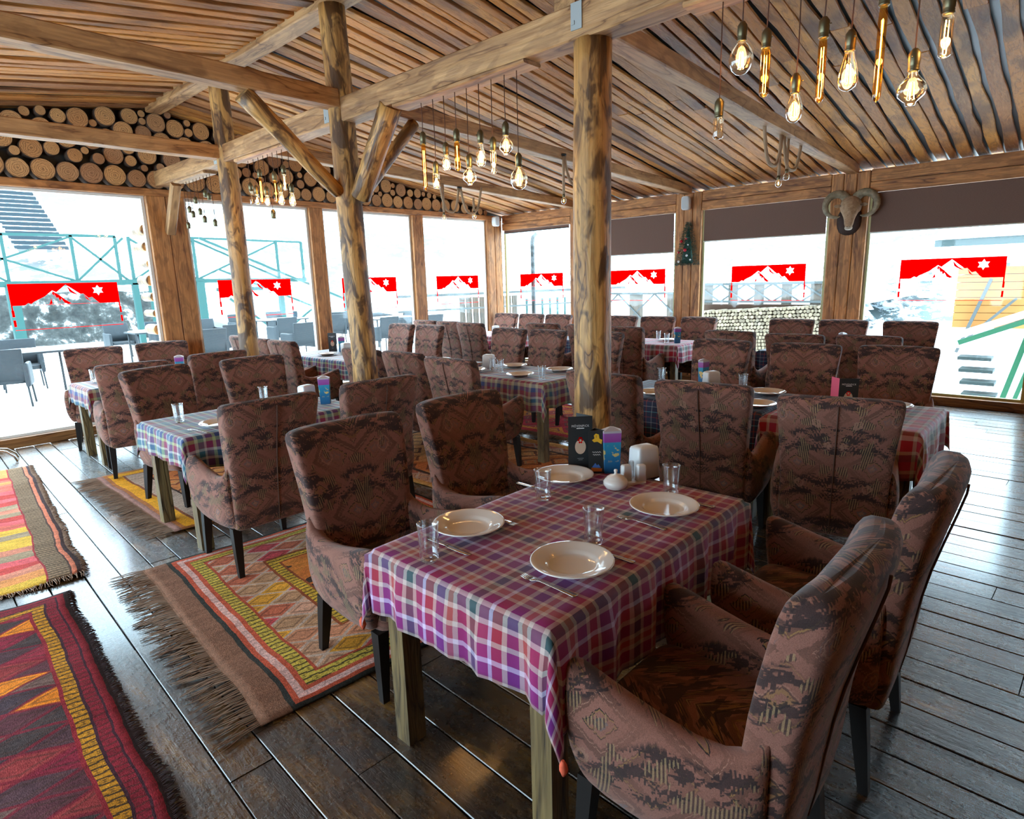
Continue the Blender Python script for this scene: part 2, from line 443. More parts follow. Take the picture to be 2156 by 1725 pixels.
def wicker():
    g = G('grey_wicker'); o = g.obj()
    x, y, z = g.sep(o)[0:3]
    w = g.M('SINE', g.M('MULTIPLY', z, 300.0))
    c = g.ramp(w, [(.0, (.010, .015, .019)), (1, (.022, .032, .040))])
    return g.pbr(c, .6)
M['wicker'] = wicker()
def deck():
    g = G('snowy_deck'); o = g.obj(); i = g.island()
    c = g.ramp(g.noise(g.scale(o, (1, 4, 1)), 2.0, 4, .6), [(.3, (.74, .73, .70)), (.7, (.86, .86, .86))])
    return g.pbr(c, .6)
M['deck'] = deck()
def pine():
    g = G('tinsel_green')
    return g.pbr(g.ramp(g.noise(g.obj(), 30, 2), [(.3, (.010, .045, .035)), (.7, (.045, .13, .10))]), .6)
M['pine'] = pine()
M['bauble_red'] = flat('red_bauble', (.5, .01, .03), .2)
M['bauble_white'] = flat('silver_bauble', (.7, .7, .72), .2)
M['fur'] = None
def fur():
    g = G('mouflon_fur'); n = g.noise(g.obj(), 30, 4, .7)
    return g.pbr(g.ramp(n, [(.3, (.26, .16, .09)), (.7, (.48, .33, .21))]), .9, g.bump(n, .5, .01))
M['fur'] = fur()
M['fur_light'] = flat('pale_muzzle', (.5, .42, .33), .9)
M['fur_dark'] = flat('dark_mane', (.035, .018, .014), .9)
def horn():
    g = G('ridged_horn'); n = g.noise(g.obj(), 25, 3)
    return g.pbr(g.ramp(n, [(.3, (.16, .13, .08)), (.7, (.36, .30, .20))]), .6, g.bump(n, .6, .01))
M['horn'] = horn()
M['rope'] = flat('jute_rope', (.40, .28, .18), .9)

# ---- rugs: stripes measured from the rug's edges plus lattice motifs
def rugmat(name, W, H, bands, lat, inner, web=0.0, webcol=(.2, .1, .07), per=(.17, .17), iper=(.6, .55), line=(.55, .42, .34), blocks=None, edges='lrbt', motif=(.03, .03, .03)):
    """bands from the edge inward: (distance, colour or None for the lattice zone, meander strength)"""
    g = G(name)
    u, v = g.sep(g.uvc())[0:2]
    ju = g.M('ADD', u, g.M('MULTIPLY', g.M('SUBTRACT', g.noise(g.uvc(), 9, 2), .5), .016))
    jv = g.M('ADD', v, g.M('MULTIPLY', g.M('SUBTRACT', g.noise(g.uvc(), 7, 2), .5), .016))
    e = None
    for ch, q in (('l', g.M('SUBTRACT', ju, web)), ('r', g.M('SUBTRACT', W, ju)), ('b', jv), ('t', g.M('SUBTRACT', H, jv))):
        if ch in edges: e = q if e is None else g.M('MINIMUM', e, q)
    def lattice(px, py, cols):
        p, q = g.M('DIVIDE', ju, px), g.M('DIVIDE', jv, py)
        s1, s2 = g.M('ADD', p, q), g.M('SUBTRACT', p, q)
        cell = g.n('TexWhiteNoise', {'Vector': g.comb(g.M('FLOOR', s1), g.M('FLOOR', s2), 0.0)}, noise_dimensions='3D').outputs['Value']
        c = g.ramp(cell, [(k/len(cols), m) for k, m in enumerate(cols)], 'CONSTANT')
        e1 = g.M('ABSOLUTE', g.M('SUBTRACT', g.M('FRACT', s1), .5)); e2 = g.M('ABSOLUTE', g.M('SUBTRACT', g.M('FRACT', s2), .5))
        mx = g.M('MAXIMUM', e1, e2)
        return c, mx
    c, mx = lattice(per[0], per[1], lat)
    c = g.mix(g.ramp(g.M('ABSOLUTE', g.M('SUBTRACT', mx, .30)), [(.03, .5), (.05, 0.0)]), c, (.08, .04, .03))
    c = g.mix(g.ramp(mx, [(.43, 0.0), (.45, .85)]), c, line)
    ci, mi = lattice(iper[0], iper[1], inner)
    ray = g.M('ADD', mi, g.M('MULTIPLY', g.M('SUBTRACT', g.noise(g.uvc(), 22, 1), .5), .10))
    ci = g.mix(g.ramp(g.M('ABSOLUTE', g.M('SUBTRACT', ray, .27)), [(.045, .95), (.055, 0.0)]), ci, motif)
    ci = g.mix(g.ramp(g.M('ABSOLUTE', g.M('SUBTRACT', ray, .16)), [(.02, .9), (.03, 0.0)]), ci, (.52, .30, .12))
    if blocks:
        vb = g.M('FLOOR', g.M('ADD', g.M('DIVIDE', jv, blocks[0]), g.M('MULTIPLY', g.M('SUBTRACT', g.noise(g.comb(u, g.M('MULTIPLY', v, 3.0), 0.0), 2.5, 3), .5), .5)))
        bv = g.n('TexWhiteNoise', {'W': vb}, noise_dimensions='1D').outputs['Value']
        bc = g.ramp(bv, [(k/len(blocks[1]), m) for k, m in enumerate(blocks[1])], 'CONSTANT')
        ci = g.mix(blocks[2], ci, bc)
    mz = g.M('FRACT', g.M('MULTIPLY', g.M('ADD', u, v), 15.0)); mz2 = g.M('FRACT', g.M('MULTIPLY', g.M('SUBTRACT', u, v), 13.0))
    me = g.ramp(g.M('ABSOLUTE', g.M('SUBTRACT', mz, mz2)), [(0, 0.0), (.30, .9), (.55, 0.0), (.7, .6)], 'CONSTANT')
    bw = bands[-1][0]; sc_, sm_, sl = [], [], []; p = 0
    for dist, colr, mm in bands:
        q = min(.999, max(0, p/bw)); sc_.append((q, colr or (0, 0, 0))); sm_.append((q, mm)); sl.append((q, 0.0 if colr else 1.0)); p = dist
    en = g.M('DIVIDE', e, bw)
    bc = g.mix(g.M('MULTIPLY', me, g.ramp(en, sm_, 'CONSTANT')), g.ramp(en, sc_, 'CONSTANT'), (.035, .028, .02))
    bc = g.mix(g.ramp(en, sl, 'CONSTANT'), bc, c)
    c = g.mix(g.ramp(en, [(0, 1.0), (.9995, 0.0)], 'CONSTANT'), ci, bc)
    if web: c = g.mix(g.ramp(g.M('DIVIDE', ju, web*2), [(0, 1.0), (.5, 0.0)], 'CONSTANT'), c, webcol)
    w = g.noise(g.scale(g.uvc(), (1, .35, 1)), 260, 3, .7)
    big = g.noise(g.scale(g.uvc(), (2, 7, 1)), 2.2, 4, .65)
    kn = g.noise(g.uvc(), 60, 3, .7)
    c = g.mix(1.0, c, g.ramp(w, [(.3, .6), (.7, 1.35)]), 'MULTIPLY')
    c = g.mix(1.0, c, g.ramp(kn, [(.3, .7), (.7, 1.3)]), 'MULTIPLY')
    c = g.mix(1.0, c, g.ramp(big, [(.3, .75), (.7, 1.25)]), 'MULTIPLY')
    return g.pbr(c, .95, g.bump(g.M('ADD', w, kn), .7, .005), **{'Specular IOR Level': .15})
# ------------------------------------------------------------------ camera and daylight
def make_camera():
    f, pitch, roll, yaw = 1291.857, .2069846, -.02881802, .74738587
    cy, sy = math.cos(yaw), math.sin(yaw)
    fw = Vector((math.cos(pitch)*cy, math.cos(pitch)*sy, -math.sin(pitch)))
    rt = Vector((sy, -cy, 0)); up = rt.cross(fw)
    r = math.cos(roll)*rt + math.sin(roll)*up; u = math.cos(roll)*up - math.sin(roll)*rt
    Mx = Matrix((r, u, -fw)).transposed().to_4x4(); Mx.translation = (0, 0, 1.64)
    cd = bpy.data.cameras.new('camera'); cd.sensor_width = 36; cd.lens = 36*f/2156
    cd.clip_start = .05; cd.clip_end = 400
    o = bpy.data.objects.new('camera', cd); COL.objects.link(o); o.matrix_world = Mx
    SC.camera = o
make_camera()
XR, YL, XB, YF = 8.91, 8.39, -3.0, -2.6      # inner faces of the four walls
XRIDGE, ZR, SLOPE = 2.95, 3.76, .147
def ceil_z(x): return ZR - abs(x-XRIDGE)*SLOPE

# ------------------------------------------------------------------ floor
def make_floor():
    g = MB(); ang = math.radians(-2.5); ca, sa = math.cos(ang), math.sin(ang)
    r = random.Random(3)
    def W(p, q, z): return (q*(-sa) + p*ca, q*ca + p*sa, z)
    w = .165; p = XB-1.2
    while p < XR+1.2:
        ww = w*r.uniform(.93, 1.07); q = YF-1+r.uniform(-2, 0)
        while q < YL+1:
            L = r.choice([2.4, 3.0, 3.6, 4.2]); gp = r.uniform(.0015, .0045); dz = r.uniform(-.002, .002); tl = r.uniform(-.0012, .0012)
            x0, x1 = p+gp, p+ww-gp; y0, y1 = q+.002, q+L-.002
            prof = [(x0, -.03), (x0, -.0025), (x0+.0025, 0), (x1-.0025, 0), (x1, -.0025), (x1, -.03)]
            secs = []
            for k in range(5):
                yy = y0+(y1-y0)*k/4; wz = r.uniform(-.0009, .0009)
                secs.append([W(a, yy, b + (dz+wz+tl*(i-2.5)/2 if i in (1, 2, 3, 4) else 0)) for i, (a, b) in enumerate(prof)])
            g.loft(secs, 0, True, True, False)
            q += L
        p += ww
    b = g.add([(XB-.1, YF-.1, -.028), (XR+.1, YF-.1, -.028), (XR+.1, YL+.1, -.028), (XB-.1, YL+.1, -.028)])
    g.face([b, b+1, b+2, b+3], 1, sm=False)
    o = g.build('floor', [M['floor'], M['void']], smooth=False, recalc=False)
    bm = bmesh.new(); bm.from_mesh(o.data)
    for co, no in (((XB, 0, 0), (-1, 0, 0)), ((XR, 0, 0), (1, 0, 0)), ((0, YF, 0), (0, -1, 0)), ((0, YL, 0), (0, 1, 0))):
        bmesh.ops.bisect_plane(bm, geom=bm.verts[:]+bm.edges[:]+bm.faces[:], plane_co=co, plane_no=no, clear_outer=True)
    bm.to_mesh(o.data); bm.free()
    structure(o)
make_floor()

# ------------------------------------------------------------------ ceiling: waney slats running down each slope
def make_ceiling():
    g = MB(); r = random.Random(11)
    for side in (1, -1):
        L = (XR-XRIDGE) if side > 0 else (XRIDGE-XB)
        y = YF-.2; row = 0
        while y < YL+.35:
            w = r.uniform(.075, .125); gap = r.uniform(.012, .042)
            lift = 0.0 if row % 2 else r.uniform(.0, .022)
            cuts = [0, r.uniform(2.3, 3.4), L+.35]
            ph = r.uniform(0, 50)
            for c0, c1 in zip(cuts, cuts[1:]):
                ns = max(3, int((c1-c0)/.22)); secs = []
                ph2 = r.uniform(0, 50); yo = r.uniform(-.008, .008); lf = lift + r.uniform(0, .008); ww = w*r.uniform(.9, 1.06)
                for k in range(ns+1):
                    t = c0+.004+(c1-c0-.008)*k/ns
                    a = noise.noise(Vector((t*2.2, ph2, 0)))*.022; b = noise.noise(Vector((t*2.2, ph2+9, 3)))*.022
                    z = ZR - t*SLOPE + lf
                    x = XRIDGE + side*t
                    y0, y1 = y+yo+a, y+yo+ww+b
                    secs.append([(x, y0, z+.004), (x, y0+.006, z), (x, y1-.006, z), (x, y1, z+.004), (x, y1, z+.028), (x, y0, z+.028)])
                g.loft(secs, 0, True, True, False)
            y += w+gap; row += 1
    for side in (1, -1):
        x1 = XR+.35 if side > 0 else XB-.35
        z1 = ZR-abs(x1-XRIDGE)*SLOPE
        g.loft([[(XRIDGE, YF-.2, ZR+.05), (XRIDGE, YL+.35, ZR+.05), (XRIDGE, YL+.35, ZR+.12), (XRIDGE, YF-.2, ZR+.12)],
                [(x1, YF-.2, z1+.05), (x1, YL+.35, z1+.05), (x1, YL+.35, z1+.12), (x1, YF-.2, z1+.12)]], 1, True, True, False)
    structure(g.build('ceiling', [M['slat'], M['void']], smooth=False))
make_ceiling()

# ------------------------------------------------------------------ timbers
def timber(name, p0, p1, w, h, label, cat='beam', m='beam', group=None, rough=True, up=(0, 0, 1)):
    Mx, L = frame(p0, p1, up)
    g = MB(); n = max(2, int(L/.5)); secs = []; r = random.Random(int(L*1000)+int(w*500))
    e = .008
    for k in range(n+1):
        z = L*k/n; jx = r.uniform(-.003, .003); jy = r.uniform(-.003, .003)
        hw, hh = w/2+r.uniform(-.002, .002), h/2+r.uniform(-.002, .002)
        secs.append([(jx+a, jy+b, z) for a, b in ((-hw+e, -hh), (hw-e, -hh), (hw, -hh+e), (hw, hh-e), (hw-e, hh), (-hw+e, hh), (-hw, hh-e), (-hw, -hh+e))])
    g.loft(secs, 0, True, True, False)
    o = g.build(name, M[m], smooth=False); o.matrix_world = Mx
    return tag(o, label, cat, group)
def roundlog(name, p0, p1, r0, r1, label, cat='column', group=None, parent=None, m='log', n=20, seed=1, bend=.012):
    Mx, L = frame(p0, p1); g = MB(); k = max(6, int(L/.12)); secs = []
    for i in range(k+1):
        t = i/k; rr = r0+(r1-r0)*t
        cx = noise.noise(Vector((t*2.2, seed, 0)))*bend; cy = noise.noise(Vector((t*2.2, seed, 7)))*bend
        sec = []
        for j in range(n):
            a = 2*PI*j/n
            q = 1 + .055*noise.noise(Vector((math.cos(a)*1.3, math.sin(a)*1.3+seed, t*L*2.0)))
            crack = -.012 if abs(((a-1.9-.5*noise.noise(Vector((t*3, seed, 1)))+PI) % (2*PI))-PI) < .16 and .03 < t < .97 else 0
            sec.append((cx+(rr*q+crack)*math.cos(a), cy+(rr*q+crack)*math.sin(a), L*t))
        secs.append(sec)
    g.loft(secs, 0)
    o = g.build(name, M[m], parent); 
    if parent is None: o.matrix_world = Mx
    if cat: tag(o, label, cat, group)
    return o

timber('ridge_beam', (XRIDGE, YF, 3.80), (XRIDGE, YL, 3.80), .17, .20, 'square ridge beam running along the highest line of the roof')
timber('purlin_beam', (XRIDGE, YF, 2.96), (XRIDGE, YL+.06, 2.96), .16, .17, 'long square main beam carried on top of the three round columns', m='beam')
roundlog('log_column', (2.95, 2.08, 0), (2.97, 2.09, 2.875), .113, .103, 'thick round log column nearest the front, behind the front table with the menus', seed=3)
roundlog('log_column', (2.95, 4.40, 0), (2.92, 4.44, 3.70), .106, .098, 'round log column with three diagonal braces sprouting from it', seed=8)
roundlog('log_column', (2.95, 6.56, 0), (2.93, 6.54, 3.70), .100, .092, 'slim round log column farthest from the front, near the left windows', seed=15)
# braces in the plane of each column
roundlog('log_brace', (2.84, 4.42, 2.36), (2.14, 4.42, 2.95), .055, .07, 'diagonal brace leaning left from the middle column up to the cross beam', 'brace', seed=21, n=14)
roundlog('log_brace', (2.95, 4.29, 2.32), (2.95, 3.83, 2.90), .078, .085, 'stout peeled log brace from the middle column up to the main beam', 'brace', seed=23, n=14)
roundlog('log_brace', (3.05, 4.45, 2.33), (3.68, 4.48, 3.0), .05, .055, 'thin log brace behind the stout one, up to the rafter tie', 'brace', seed=29, n=14)
timber('corner_brace', (2.95, 8.37, 2.33), (2.95, 8.00, 2.86), .10, .09, 'short rounded plank brace bolted to the wide wall post under the main beam', 'brace')
# cross beams along X
for y, x0, z0, lab in ((4.42, XB, 3.035, 'cross beam running left from the middle log column'), (6.58, XB, 2.975, 'cross beam running left from the far log column in front of the stacked log ends')):
    timber('cross_beam', (x0, y, z0), (2.86, y, z0+.0), .15, .13, lab)
for y, lab in ((2.3, 'rafter tie from the front column down to the post with the ram head'), (4.52, 'rafter tie from the middle column down to the post with the small tree'), (6.62, 'rafter tie from the far column down to the right wall, behind the others')):
    timber('rafter_tie', (3.0, y, 3.11), (8.85, y, 2.88), .14, .12, lab)
# plates of grey putty / metal straps where the main beam is notched
for (x, y, z) in ((2.868, 4.55, 2.96), (2.868, 2.12, 2.98), (2.868, 6.66, 2.95)):
    g = MB(); g.box((0, 0, 0), (.008, .07, .13)); g.box((-.003, .02, -.03), (.01, .02, .02))
    tag(g.build('joint_strap', M['grey_metal'], loc=(x, y, z)), {4.55: 'pale strap on the main beam at the middle column', 2.12: 'pale strap on the main beam above the front column', 6.66: 'pale strap on the main beam at the far column'}[y], 'metal strap')
# lighting planks screwed under the main beam
planks = [(7.02, 7.86, 'wooden lamp plank beside the wide wall post, under the main beam'), (5.20, 6.26, 'wooden lamp plank under the main beam between the far and middle columns'), (2.50, 3.72, 'wooden lamp plank under the main beam between the middle and front columns'), (.30, 1.52, 'wooden lamp plank under the main beam nearest the front, out over the first table')]
for y0, y1, lab in planks:
    timber('lamp_plank', (2.95, y0, 2.862), (2.95, y1, 2.862), .15, .028, lab, 'lamp plank')

# ------------------------------------------------------------------ walls
POSTS_L = [(-1.65, -1.4), (.62, .86), (2.73, 3.17), (4.87, 5.09), (6.75, 6.98), (8.52, 8.91)]   # x ranges on the left wall
POSTS_R = [(-.02, .36), (2.11, 2.56), (4.32, 4.74), (6.5, 6.76)]                     # y ranges on the right wall
def boards_post(name, c0, c1, wall, label, nb, ztop, depth=.16):
    g = MB(); w = (c1-c0)/nb; r = random.Random(int(c0*100))
    for k in range(nb):
        dd = r.uniform(-.006, .006)
        g.box((((k+.5)*w-(c1-c0)/2), 0+dd, ztop/2), (w-.005, depth, ztop))
    o = g.build(name, M['post'], smooth=False)
    bv = o.modifiers.new('b', 'BEVEL'); bv.width = .012; bv.segments = 2; bv.limit_method = 'ANGLE'
    if wall == 'L': o.location = ((c0+c1)/2, YL+depth/2, 0)
    else: o.location = (XR+depth/2, (c0+c1)/2, 0); o.rotation_euler = (0, 0, PI/2)
    return tag(o, label, 'post')
LAB_L = ['wall post at the far left behind the camera side', 'wall post left of the first red window sticker', 'wide wall post of three boards carrying the main beam', 'narrow round-edged wall post between second and third left windows', 'narrow wall post between third and fourth left windows', 'corner post where the left and right walls meet']
for (a, b), lab, nb in zip(POSTS_L, LAB_L, (1, 1, 2, 1, 1, 2)): boards_post('wall_post', a, b, 'L', lab, nb, 2.76)
LAB_R = ['wall post at the right end of the right wall', 'triple board wall post carrying the ram head', 'triple board wall post carrying the small tinsel tree', 'wall post on the right wall partly hidden by the front column']
for (a, b), lab, nb in zip(POSTS_R, LAB_R, (2, 3, 3, 2)): boards_post('wall_post', a, b, 'R', lab, nb, 2.85)
def sbox(name, x0, x1, y0, y1, z0, z1, m, kind='structure', bev=.006):
    g = MB(); g.box((0, 0, 0), (z1-z0, y1-y0, x1-x0) if False else (x1-x0, y1-y0, z1-z0))
    o = g.build(name, m, loc=((x0+x1)/2, (y0+y1)/2, (z0+z1)/2), smooth=False)
    if bev:
        bv = o.modifiers.new('b', 'BEVEL'); bv.width = bev; bv.segments = 2
    if kind: o['kind'] = kind
    return o
def longbox(name, p0, p1, w, h, m):
    Mx, L = frame(p0, p1); g = MB(); g.box((0, 0, L/2), (w, h, L))
    o = g.build(name, m, smooth=False); o.matrix_world = Mx
    bv = o.modifiers.new('b', 'BEVEL'); bv.width = .008; bv.segments = 2
    return structure(o)
# left wall header, sill, dark gable panel
longbox('trim_1', (XB, YL+.07, 2.80), (XR, YL+.07, 2.80), .14, .085, M['post'])
longbox('baseboard_left', (XB, YL+.06, .055), (8.52, YL+.06, .055), .13, .11, M['sill'])
longbox('baseboard_right', (XR+.06, YF, .055), (XR+.06, YL, .055), .13, .11, M['sill'])
g = MB()
poly = [(XB, 2.84), (XR+.3, 2.84), (XR+.3, ceil_z(XR+.3)+.06), (XRIDGE, ZR+.06), (XB, ceil_z(XB)+.06)]
g.prism(poly, YL+.17, YL+.22)
structure(g.build('wall_left', M['void'], smooth=False))
# right wall: two stacked header boards in each bay
edges = [YF] + [v for p in POSTS_R for v in p] + [YL]
bays = [(edges[i], edges[i+1]) for i in range(0, len(edges), 2)]
k = 2
for (a, b) in bays:
    longbox('trim_%d' % k, (XR+.07, a, 2.645), (XR+.07, b, 2.645), .13, .125, M['post']); k += 1
    longbox('trim_%d' % k, (XR+.075, a, 2.785), (XR+.075, b, 2.785), .13, .145, M['post']); k += 1
# hidden walls behind the camera; back one left partly open to let light in
sbox('wall_back', XB-.1, XB, YF-.1, 1.2, 0, 3.0, M['post'], bev=0)
sbox('wall_front', XB-.1, XR+.2, YF-.1, YF, 0, 3.9, M['post'], bev=0)
sbox('trim_20', XB-.1, XB, 1.2, YL+.2, 2.4, 3.0, M['post'], bev=0)
sbox('baseboard_back', XB-.1, XB, 1.2, YL, 0, .25, M['post'], bev=0)
# pale greenish window frames beside the posts, then the panes
win = 1
for i in range(len(POSTS_L)-1):
    a, b = POSTS_L[i][1], POSTS_L[i+1][0]
    fr = MB()
    for x in (a+.018, b-.018): fr.box((x, YL+.09, 1.43), (.034, .06, 2.65))
    fr.box(((a+b)/2, YL+.09, 2.74), (b-a, .05, .03)); fr.box(((a+b)/2, YL+.09, .125), (b-a, .05, .03))
    f = fr.build('window_%d' % win, M['white_frame'], smooth=False); structure(f)
    p = MB(); p.box(((a+b)/2, YL+.09, 1.43), (b-a-.03, .006, 2.6)); p.build('pane', M['pane'], f, smooth=False)
    win += 1
for (a, b) in bays:
    if b-a < .1: continue
    fr = MB()
    for y in (a+.018, b-.018): fr.box((XR+.09, y, 1.35), (.06, .034, 2.48), mi=0)
    fr.box((XR+.09, (a+b)/2, .125), (.05, b-a, .03), mi=0)
    f = fr.build('window_%d' % win, M['green_edge'], smooth=False); structure(f)
    p = MB(); p.box((XR+.09, (a+b)/2, 1.35), (.006, b-a-.03, 2.46)); p.build('pane', M['pane'], f, smooth=False)
    win += 1
# roller blinds
for (a, b), zb, lab in zip(bays, (2.10, 2.10, 2.13, 2.0, 2.53), ('brown roller blind at the near end of the right wall', 'brown roller blind right of the ram head', 'brown roller blind between the tinsel tree and the ram head', 'brown roller blind just right of the front column', 'almost fully rolled up brown blind by the corner post')):
    t = thing('roller_blind', lab, 'roller blind', (XR+.03, (a+b)/2, zb))
    g = MB(); g.box((0, 0, (2.58-zb)/2), (.003, b-a-.07, 2.58-zb)); g.build('fabric', M['blind'], t, smooth=False)
    g = MB(); g.tube([(0, -(b-a)/2+.035, 0), (0, (b-a)/2-.035, 0)], .009, 8); g.build('bottom_rail', M['white_frame'] if zb < 2.5 else M['black'], t)

# stickers: red banner with a cut-out mountain skyline and a snowflake
def sticker_shapes():
    W, Z0, Z1, ZB = 1.03, 1.525, 1.755, 1.265
    u = lambda x: x*W-W/2
    sky = [(0, 0), (.115, 0), (.15, .12), (.175, .06), (.20, .17), (.30, .42), (.375, .72), (.41, .62), (.50, .99), (.505, 1.0), (.56, .78), (.63, .5), (.655, .52), (.70, .28), (.735, .33), (.78, .08), (.80, .0), (1, 0)]
    poly = [(u(0), Z1), (u(1), Z1)] + [(u(x), Z0+(Z1-Z0)*.95*z) for x, z in reversed(sky)]
    g = MB()
    # triangulate columns between the skyline and the top edge
    cx, cz = u(.80), Z0+(Z1-Z0)*.62
    star = [(cx+(.062 if k % 2 == 0 else .036)*math.sin(k*PI/6), cz+(.062 if k % 2 == 0 else .036)*math.cos(k*PI/6)) for k in range(12)]
    outer = [(u(x), Z0+(Z1-Z0)*.93*z) for x, z in sky] + [(u(1), Z1), (u(0), Z1)]
    from mathutils.geometry import tessellate_polygon
    allp = [Vector((x, z, 0)) for x, z in outer+star]
    b = g.add([(x, 0, z) for x, z in outer+star])
    for tri in tessellate_polygon([allp[:len(outer)], allp[len(outer):]]): g.face([b+i for i in tri], sm=False)
    def pl(pts):
        b = g.add([(u(x), 0, Z0+(Z1-Z0)*z) for x, z in pts]); g.face([b+i for i in range(len(pts))], sm=False)
    pl([(.378, .62), (.385, .55), (.40, .18), (.39, .4), (.37, .5)]); pl([(.378, .62), (.44, .40), (.48, .2), (.53, .03), (.50, .0), (.47, .06), (.445, .28), (.43, .15), (.42, .33), (.405, .3), (.39, .5)])
    pl([(.34, .1), (.355, .28), (.36, .05), (.33, .0)]); pl([(.515, .86), (.56, .6), (.62, .38), (.56, .5), (.53, .6)]); pl([(.66, .42), (.70, .18), (.72, .1), (.68, .2)])
    pl([(.2, .0), (1, .0), (1, -.012), (.2, -.012)])
    zz = lambda z: (z-Z0)/(Z1-Z0)
    for s in (0, .988):
        pl([(s, 0), (s+.012, 0), (s+.012, zz(1.46)), (s, zz(1.46))]); 
        for q in (1.475, 1.37): pl([(s if s else -.004, zz(q)), (s+.018, zz(q)), (s+.018, zz(q-.07)), (s if s else -.004, zz(q-.07))])
    pl([(0, zz(ZB)), (1, zz(ZB)), (1, zz(ZB-.006)), (0, zz(ZB-.006))])
    flake = MB()
    pts = []
    for k in range(12):
        rr = .055 if k % 2 == 0 else .029
        pts.append((cx+rr*math.sin(k*PI/6), -.003, cz+rr*math.cos(k*PI/6)))
    b = flake.add([(cx, -.003, cz)]+pts)
    for k in range(12): flake.face((b, b+1+k, b+1+(k+1) % 12), sm=False)
    return g, flake
SG, SF = sticker_shapes()
st = [('L', 1.80, 'red mountain sticker on the leftmost window, with the teal bridge behind it'), ('L', 4.0, 'red mountain sticker partly hidden by the far slim log column'), ('L', 5.88, 'red mountain sticker half hidden by the middle log column'), ('L', 7.79, 'red mountain sticker on the left wall beside the corner post'), ('R', 7.5, 'red mountain sticker on the window between the corner post and the front column'), ('R', 5.45, 'red mountain sticker just right of the front column'), ('R', 3.34, 'red mountain sticker between the tinsel tree and the ram head'), ('R', 1.2, 'largest looking red mountain sticker, right of the ram head')]
base = None
for wl, c, lab in st:
    loc = (c, YL+.082, 0) if wl == 'L' else (XR+.082, c, 0); rz = 0 if wl == 'L' else -PI/2
    if base is None:
        base = thing('window_sticker', lab, 'window sticker', loc, rz, 'red mountain stickers on the windows')
        SG.build('banner', M['sticker'], base, smooth=False, recalc=False); SF.build('snowflake', M['stickw'], base, smooth=False, recalc=False)
    else: dup(base, loc, rz, lab)

# log ends stacked in the left gable
def gable_logs():
    r = random.Random(5)
    protos = []
    for k in range(8):
        g = MB(); n = 22; ph = r.uniform(0, 99)
        def sec(y, q): return [((q*(1+.09*noise.noise(Vector((math.cos(2*PI*j/n)*1.2, math.sin(2*PI*j/n)*1.2, ph))))*math.cos(2*PI*j/n)), y, (q*(1+.09*noise.noise(Vector((math.cos(2*PI*j/n)*1.2, math.sin(2*PI*j/n)*1.2, ph))))*math.sin(2*PI*j/n))) for j in range(n)]
        g.loft([sec(1.6, 1), sec(.08, 1)], 1, False); g.loft([sec(.08, 1), sec(0, .96)], 1, False)
        b = g.add(sec(0, .96)); c = g.add([(0, 0, 0)])
        for j in range(n): g.face((b+j, b+(j+1) % n, c), 0, sm=False)
        me = g.build('stacked_log', [M['log_end'], M['bark']], smooth=True); protos.append(me)
    circ = []
    x = .7
    while x < 7.6:
        q = r.uniform(.10, .128)*(1 if x < 4.2 else .86); x += q
        if 2.84+2*q < ceil_z(x)-.02: circ.append((x, 2.848+q, q))
        x += q+.004
    for rad in (.105, .09, .075, .062, .05, .04):
        for t in range(5200):
            x = r.uniform(.6, 8.6); z = r.uniform(2.85, 3.76)
            if z+rad*.9 > ceil_z(x)+.012 or z-rad < 2.846: continue
            if all((x-a)**2+(z-b)**2 > (rad+c*.985)**2 for a, b, c in circ if abs(x-a) < .3): circ.append((x, z, rad))
    circ.sort()
    for i, (x, z, q) in enumerate(circ):
        src = protos[i % 8]
        if i < 8: o = src
        else: o = src.copy(); COL.objects.link(o)
        o.location = (x, YL+.02+r.uniform(0, .03), z); o.scale = (q, .085, q); o.rotation_euler = (0, r.uniform(0, 6.28), 0)
        tag(o, 'round sawn log end stacked in the gable above the left windows', 'log', 'log ends stacked in the gable')
gable_logs()
